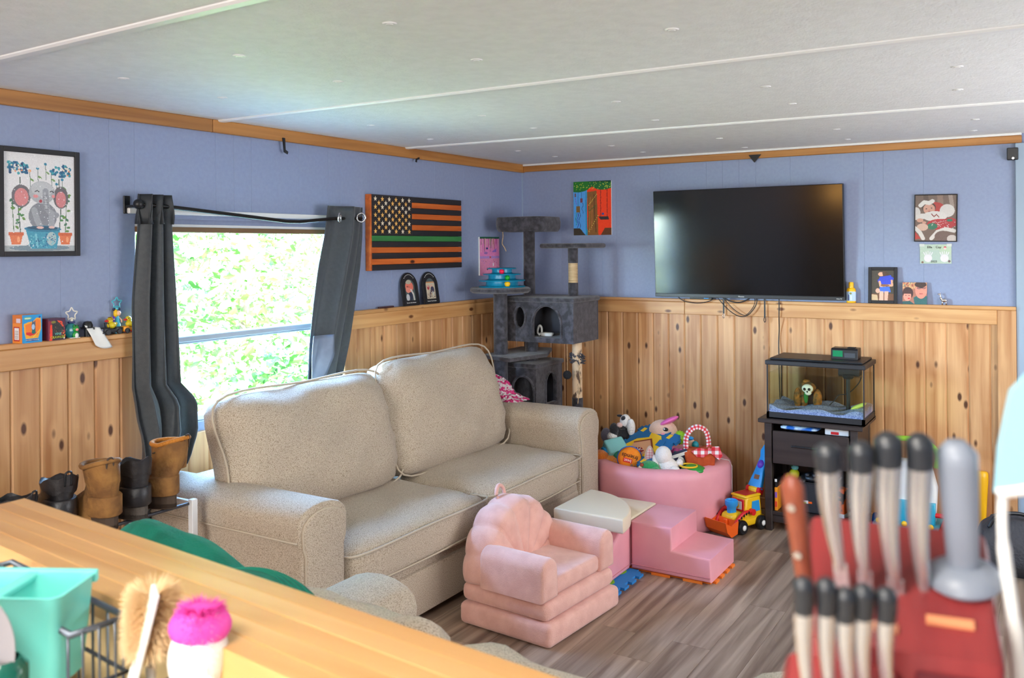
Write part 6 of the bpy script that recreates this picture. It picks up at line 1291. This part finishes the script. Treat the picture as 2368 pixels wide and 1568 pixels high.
b1_ = thing('coir_brush', 'round beige natural bristle brush beside the turquoise caddy', 'brush', (-4.532, -2.174, .925), 0, None, (radians(2), radians(-2), radians(51)))
ob('handle', tube(nb(), [(0, 0, .0), (0, -.002, .06), (.0, 0, .10)], .006, 10), WHT, b1_, smooth=True); ob('wire_core', cyl(nb(), (0, 0, .09), (0, 0, .19), .004, n=8), CHROME, b1_)
COIR = solid('coir', 236, 206, 160, .8); ob('bristle_core', ell(nb(), (0, .004, .152), (.017, .026, .034), 14), solid('coir_core', 214, 160, 116, .9, bump=1, bscale=200), b1_, smooth=True)
ob('bristles', hairs(5600, .03, .030, .062, .72, rh_, z0=.125), COIR, b1_)['kind'] = 'stuff'
b2_ = thing('flat_scraper', 'white flat plastic scraper handle between the two brushes', 'scraper', (-4.5585, -2.156, .945), 0, None, (radians(0), radians(0), radians(51)))
ob('blade', bx((-.003, -.013, .08), (.003, .015, .192), .002, 2), WHT, b2_); ob('neck', bx((-.004, -.016, .0), (.004, .016, .085), .003, 2), WHT, b2_)
b3_ = thing('pink_tip_brush', 'white bristle dish brush with bright pink tip', 'brush', (-4.542, -2.265, .932), 0, None, (radians(4), 0, radians(51)))
ob('handle', cyl(nb(), (0, 0, -.02), (0, 0, .06), .0075, n=14), WHT, b3_, smooth=True, ang=60)
ob('bristle_core', ell(nb(), (0, 0, .108), (.018, .027, .042), 18), WHT, b3_, smooth=True); ob('bristles', hairs(3600, .024, .018, .085, .8, rh_, z0=.060), solid('bristle_white', 248, 246, 244, .7), b3_)['kind'] = 'stuff'
b2_.rotation_euler = (Vector((-4.534, -2.231, 1.134))-Vector((-4.54, -2.203, 1.04))).to_track_quat('Z', 'X').to_euler(); b2_.rotation_euler.rotate_axis('Z', radians(-39-90))
b3_.scale = (1.25, 1.25, 1.18)
PT = solid('bristle_pink', 232, 76, 180, .7); ob('pink_cap', ell(nb(), (0, 0, .138), (.020, .0285, .022), 18), PT, b3_, smooth=True); o = ob('pink_bristles', hairs(2600, .022, .019, .018, .8, rh_, z0=.134), PT, b3_); o['kind'] = 'stuff'
tag(ob('folded_papers', bx((-.05, -.11, 0), (.0, .11, .05), .004, 1), mat('paper_mixed', rgb(226, 222, 216), .7, c2=rgb(196, 170, 150), scale=12), None, (-4.50, -2.14, .911), (0, 0, radians(-4))), 'stack of white papers on the counter behind the rack', 'papers')

# knife block
kb = thing('knife_block', 'red wooden knife block in the right foreground', 'knife block', (-4.523, -3.03, ZB+.0005), radians(-112))
# local frame: x to the right seen from the camera, -y towards the camera
kb.rotation_euler = (0, 0, YAW-pi/2-radians(22.5))
REDW = mat('red_stained_wood', rgb(140, 46, 47), .5, c2=rgb(120, 36, 39), scale=7, stretch=(8, 1, 1), bump=.05)
P = [(-.055, 0), (.06, 0), (.06, .2385), (-.055, .1868)]
ob('upper_block', prism(nb(), P, -.072, .058, 'YZ', .006, 2), REDW, kb, smooth=True, ang=50)
ob('steak_knife_shelf', prism(nb(), [(-.118, 0), (-.0555, 0), (-.0555, .1745), (-.106, .1515), (-.118, .138)], -.080, -.004, 'YZ', .006, 2), REDW, kb, smooth=True, ang=50)
ob('front_label_plate', bx((.004, -.0585, .03), (.048, -.0552, .176), .002, 1), mat('dark_red_plate', rgb(96, 24, 34), .35), kb)
nrm = Vector((0, -.55, .835)).normalized()
for x, y_, w_ in ((.027, -.028, .015), (-.014, -.04, .008)):
    bm = box(nb(), (-w_, -.0035, -.010), (w_, .0035, .0012), .0005, 1, Matrix.Translation((x, y_, .2135+y_*.45)) @ Matrix.Rotation(radians(24), 4, 'X'))
    ob('empty_slot', bm, solid('raw_slot', 214, 140, 96, .7), kb)
HG = solid('knife_cap_black', 40, 44, 50, .35); HS = mat('knife_steel', rgb(204, 205, 208), .24, metal=.78)
def knife(nm, label, cat, base, top, w, group, style='steel', capf=.2, par_m=None):
    """handle from its root at the block to its butt, slightly bellied; blade runs down into the block"""
    base = Vector(base); top = Vector(top); d = top-base; L = d.length; t = thing(nm, label, cat, base, 0, group); t.rotation_euler = d.to_track_quat('Z', 'Y').to_euler()
    N = 16
    def shell_(z0, z1, prof):
        bm = nb(); R = []
        for k in range(13):
            q = k/12; z = z0+(z1-z0)*q; rx, ry, ox = prof(z/L); R.append([bm.verts.new((ox+rx*cos(2*pi*i/N)*(1 if abs(cos(2*pi*i/N)) < .9 else .96), ry*sin(2*pi*i/N), z)) for i in range(N)])
        for a, b in zip(R, R[1:]):
            for i in range(N): bm.faces.new((a[i], a[(i+1) % N], b[(i+1) % N], b[i]))
        bm.faces.new(R[0]); bm.faces.new(R[-1]); return bm
    if style == 'steel':
        pf = lambda q: (w*(.40+.6*min(1, q*1.6)**.8)*(1-.12*sin(pi*q)), w*.8*(.5+.5*min(1, q*1.8))*(1-.08*sin(pi*q*2)), -.25*w*sin(pi*min(1, q*1.2)))
        ob('handle', shell_(0, L*(1-capf), pf), HS, t, smooth=True, ang=60)
        def pc(q):
            a, b, c_ = pf(q); e = max(0, (q-.93)/.07); s_ = math.sqrt(max(.18, 1-e*e)); return a*1.03*s_, b*1.03*s_, c_
        ob('end_cap', shell_(L*(1-capf), L, pc), HG, t, smooth=True, ang=60)
    else:
        pf = lambda q: (w*(.72+.28*q), w*.72*(.8+.2*q), 0)
        def pc(q):
            a, b, c_ = pf(q); e = max(0, (q-.9)/.1); s_ = math.sqrt(max(.2, 1-e*e)); return a*s_, b*s_, c_
        ob('handle', shell_(0, L, pc), par_m, t, smooth=True, ang=60)
        if style == 'wood':
            for q in (.3, .75): ob('rivet', cyl(nb(), (0, -w*.8, L*q), (0, w*.8, L*q), .003, n=10), CHROME, t)
    ob('blade', bx((-w*.55, -.001, -.055), (w*.55, .001, .004)), HS, t)
    return t
# roots and butts of the handles, measured in the room
G1 = 'large knives in the back row of the block'; G2 = 'steak knives in the front row of the block'
LK = [((-4.551, -2.990, 1.297), (-4.577, -2.986, 1.392), .0095, 'leftmost of the four large steel knives in the block'), ((-4.542, -3.005, 1.291), (-4.565, -3.007, 1.393), .0092, 'second from left of the large steel knives in the block'),
      ((-4.531, -3.024, 1.285), (-4.555, -3.023, 1.399), .0105, 'third and tallest of the large steel knives in the block'), ((-4.519, -3.042, 1.278), (-4.543, -3.042, 1.398), .0102, 'rightmost large steel knife, beside the grey honing steel')]
for b, t_, w, lab in LK: knife('knife', lab, 'knife', b, t_, w, G1)
SK = [((-4.633, -2.987, 1.236), (-4.661, -2.990, 1.325), .0070, 'leftmost steak knife in the front row of the block'), ((-4.626, -2.999, 1.236), (-4.653, -3.002, 1.324), .0070, 'second steak knife from the left in the front row'), ((-4.619, -3.010, 1.236), (-4.647, -3.012, 1.318), .0070, 'middle of the five steak knives in the front row'),
      ((-4.614, -3.018, 1.236), (-4.641, -3.022, 1.320), .0070, 'fourth steak knife from the left in the front row'), ((-4.606, -3.031, 1.236), (-4.634, -3.034, 1.318), .0070, 'rightmost of the five steak knives in the front row')]
for b, t_, w, lab in SK: knife('steak_knife', lab, 'knife', b, t_, w, G2, capf=.26)
knife('wood_handled_knife', 'reddish brown wooden handled knife at the left of the block', 'knife', (-4.565, -2.968, 1.288), (-4.590, -2.965, 1.369), .0090, None, 'wood', par_m=mat('rosewood', rgb(140, 74, 52), .35, c2=rgb(116, 54, 38), scale=20, stretch=(8, 8, 1)))
hsn = knife('honing_steel', 'grey plastic handled honing steel at the right of the block', 'honing steel', (-4.504, -3.066, 1.290), (-4.530, -3.064, 1.393), .0150, None, 'plain', par_m=solid('steel_grey_plastic', 128, 136, 150, .4))
ob('guard', lathe(nb(), [(0, -.006), (.022, -.006), (.0255, -.002), (.0245, .003), (.014, .010), (0, .011)], 32), MATS['steel_grey_plastic'], hsn, smooth=True, ang=50)

# crock of utensils at the right edge
ck_ = thing('utensil_crock', 'dark crock of kitchen utensils at the right edge of the bar', 'crock', (-4.47, -3.128, ZB+.0005))
ob('crock', lathe(nb(), [(0, 0), (.034, 0), (.036, .01), (.038, .12), (.036, .122), (.033, .118), (.031, .01), (0, .008)], 28), solid('crock_navy', 40, 42, 60, .3), ck_, smooth=True, ang=50)
sp_ = thing('spatula', 'white handled spatula with a pale blue blade in the crock', 'spatula', (-4.49, -3.105, 1.10)); sp_.rotation_euler = (0, 0, YAW-pi/2-radians(25))
ob('handle', tube(nb(), spline([(0, 0, 0), (-.003, -.006, .09), (-.010, -.014, .17), (-.016, -.022, .225), (-.016, -.028, .262)]), [.0065]*6+[.0058]*6+[.0045]*6+[.0036]*7, 12), WHT, sp_, smooth=True)
bm = prism(nb(), [(-.022, .258), (.010, .266), (.020, .275), (.020, .345), (.0, .345), (-.012, .33), (-.0195, .29)], -.0025, .0025, 'XZ', .0015, 2); ob('blade', bm, solid('pale_blue_silicone', 140, 190, 208, .45), sp_, (0, -.029, 0))
ob('blade_collar', tube(nb(), spline([(-.020, -.029, .258), (-.004, -.029, .262), (.012, -.029, .268), (.022, -.029, .278)]), .0045, 8), WHT, sp_, smooth=True)
for nm, lab, off, tp, m_ in (('ladle', 'white ladle handle behind the spatula in the crock', (-.0, -.006, .01), (.018, -.022, .19), WHT), ('black_spoon', 'black handled spoon low at the right edge of the crock', (.012, .0, .01), (.026, -.012, .155), BLACK), ('pink_spoon', 'pink handled spoon at the extreme right edge of the crock', (.018, .004, .01), (.036, -.01, .15), PNK)):
    u = thing(nm, lab, 'utensil', (-4.478, -3.122, 1.09)); u.rotation_euler = sp_.rotation_euler
    o = Vector(off); q = Vector(tp); ob('handle', tube(nb(), spline([o, o.lerp(q, .5)+Vector((.002, 0, 0)), q]), .0052, 10), m_, u, smooth=True); ob('end', ell(nb(), q, (.007, .006, .010), 12), m_, u, smooth=True)

# ------------------------------------------------------------------ outside the window: lawn, hedge and trees
GRASS = mat('lawn', rgb(98, 108, 76), .9, c2=rgb(112, 122, 90), scale=3, bump=.3)
struct('ground', bx((-40, .14, -.75), (40, 45, -.65)), GRASS).name = 'lawn'
bpy.data.objects['lawn'].pop('kind', None); tag(bpy.data.objects['lawn'], 'sunlit green lawn outside the window', 'lawn', kind='stuff')
LEAF = mat('sunlit_leaf', rgb(66, 112, 34), .6, c2=rgb(46, 86, 24), scale=2.0)
LEAF2 = mat('sunlit_leaf_pale', rgb(94, 132, 52), .6, c2=rgb(64, 106, 34), scale=2.0)
BARK = mat('bark', rgb(90, 74, 58), .9, bump=.5)
def foliage(c, r, n_, sz, rnd):
    V = []; Fc = []
    for k in range(n_):
        while True:
            p = Vector((rnd.uniform(-1, 1), rnd.uniform(-1, 1), rnd.uniform(-1, 1)))
            if .45 < p.length < 1: break
        p = Vector((c[0]+p.x*r[0], c[1]+p.y*r[1], c[2]+p.z*r[2])); q = Euler((rnd.uniform(0, 6.3), rnd.uniform(-.9, .9), rnd.uniform(0, 6.3))).to_matrix(); s = sz*rnd.uniform(.6, 1.3); i = len(V)
        V += [p+q @ Vector(a)*s for a in ((-.5, 0, 0), (0, .28, .05), (.6, 0, 0), (0, -.28, .05))]; Fc.append((i, i+1, i+2, i+3))
    me = bpy.data.meshes.new('leaves'); me.from_pydata(V, [], Fc); return me
rt = random.Random(31)
for lab, c, r, n_, m_ in (('leafy tree filling the left part of the window view', (-.3, 5.0, 1.5), (1.55, 1.2, 2.1), 4600, LEAF), ('broad leafy tree in the middle of the window view', (2.6, 5.6, 1.6), (1.4, 1.3, 2.2), 4600, LEAF2), ('leafy tree at the right part of the window view', (5.3, 6.2, 1.6), (1.35, 1.3, 2.2), 4200, LEAF), ('pale tall tree far behind the others outside', (4.6, 11.5, 3.2), (5.0, 2.0, 3.7), 6000, LEAF2), ('leafy tree outside hidden from the sofa side by the left curtain', (-4.2, 4.6, 1.5), (1.6, 1.2, 2.1), 3000, LEAF)):
    t = thing('tree', lab, 'tree', (c[0], c[1], -.6495)); o = ob('foliage', foliage((0, 0, c[2]+.85), r, n_*2, .13, rt), m_, t); o['kind'] = 'stuff'
    ob('trunk', tube(nb(), spline([(0, 0, 0), (.05, .02, .8), (-.03, .05, 1.6), (.06, .0, 2.4)]), .08, 10), BARK, t, smooth=True)
for lab, c, r, n_, m_ in (('low pale green bush outside below the left of the window', (-.9, 2.9, .0), (.9, .5, .6), 1800, LEAF2), ('low green bush outside below the right of the window', (1.2, 3.4, .1), (.9, .5, .7), 1800, LEAF)):
    t = thing('bush', lab, 'bush', (c[0], c[1], -.6495)); o = ob('foliage', foliage((0, 0, c[2]+.65), r, n_, .13, rt), m_, t); o['kind'] = 'stuff'
    ob('stem', tube(nb(), [(0, 0, 0), (.02, 0, .4)], .02, 8), BARK, t)

# ------------------------------------------------------------------ wall lamp at the far end, mirrored in the television
wl_ = thing('wall_lamp', 'warm wall lamp on the far kitchen wall mirrored in the television', 'lamp', (-8.198, -.47, 1.59))
ob('bracket', bx((0, -.05, -.07), (.02, .05, .05), .004, 1), CHROME, wl_); ob('arm', cyl(nb(), (.01, 0, -.03), (.11, 0, -.03), .008, n=10), CHROME, wl_)
ob('glass_shade', ell(nb(), (.14, 0, .04), (.11, .11, .11), 20), solid('lamp_glow', 255, 210, 140, .4, emit=rgb(255, 190, 100), emit_s=36), wl_, smooth=True)
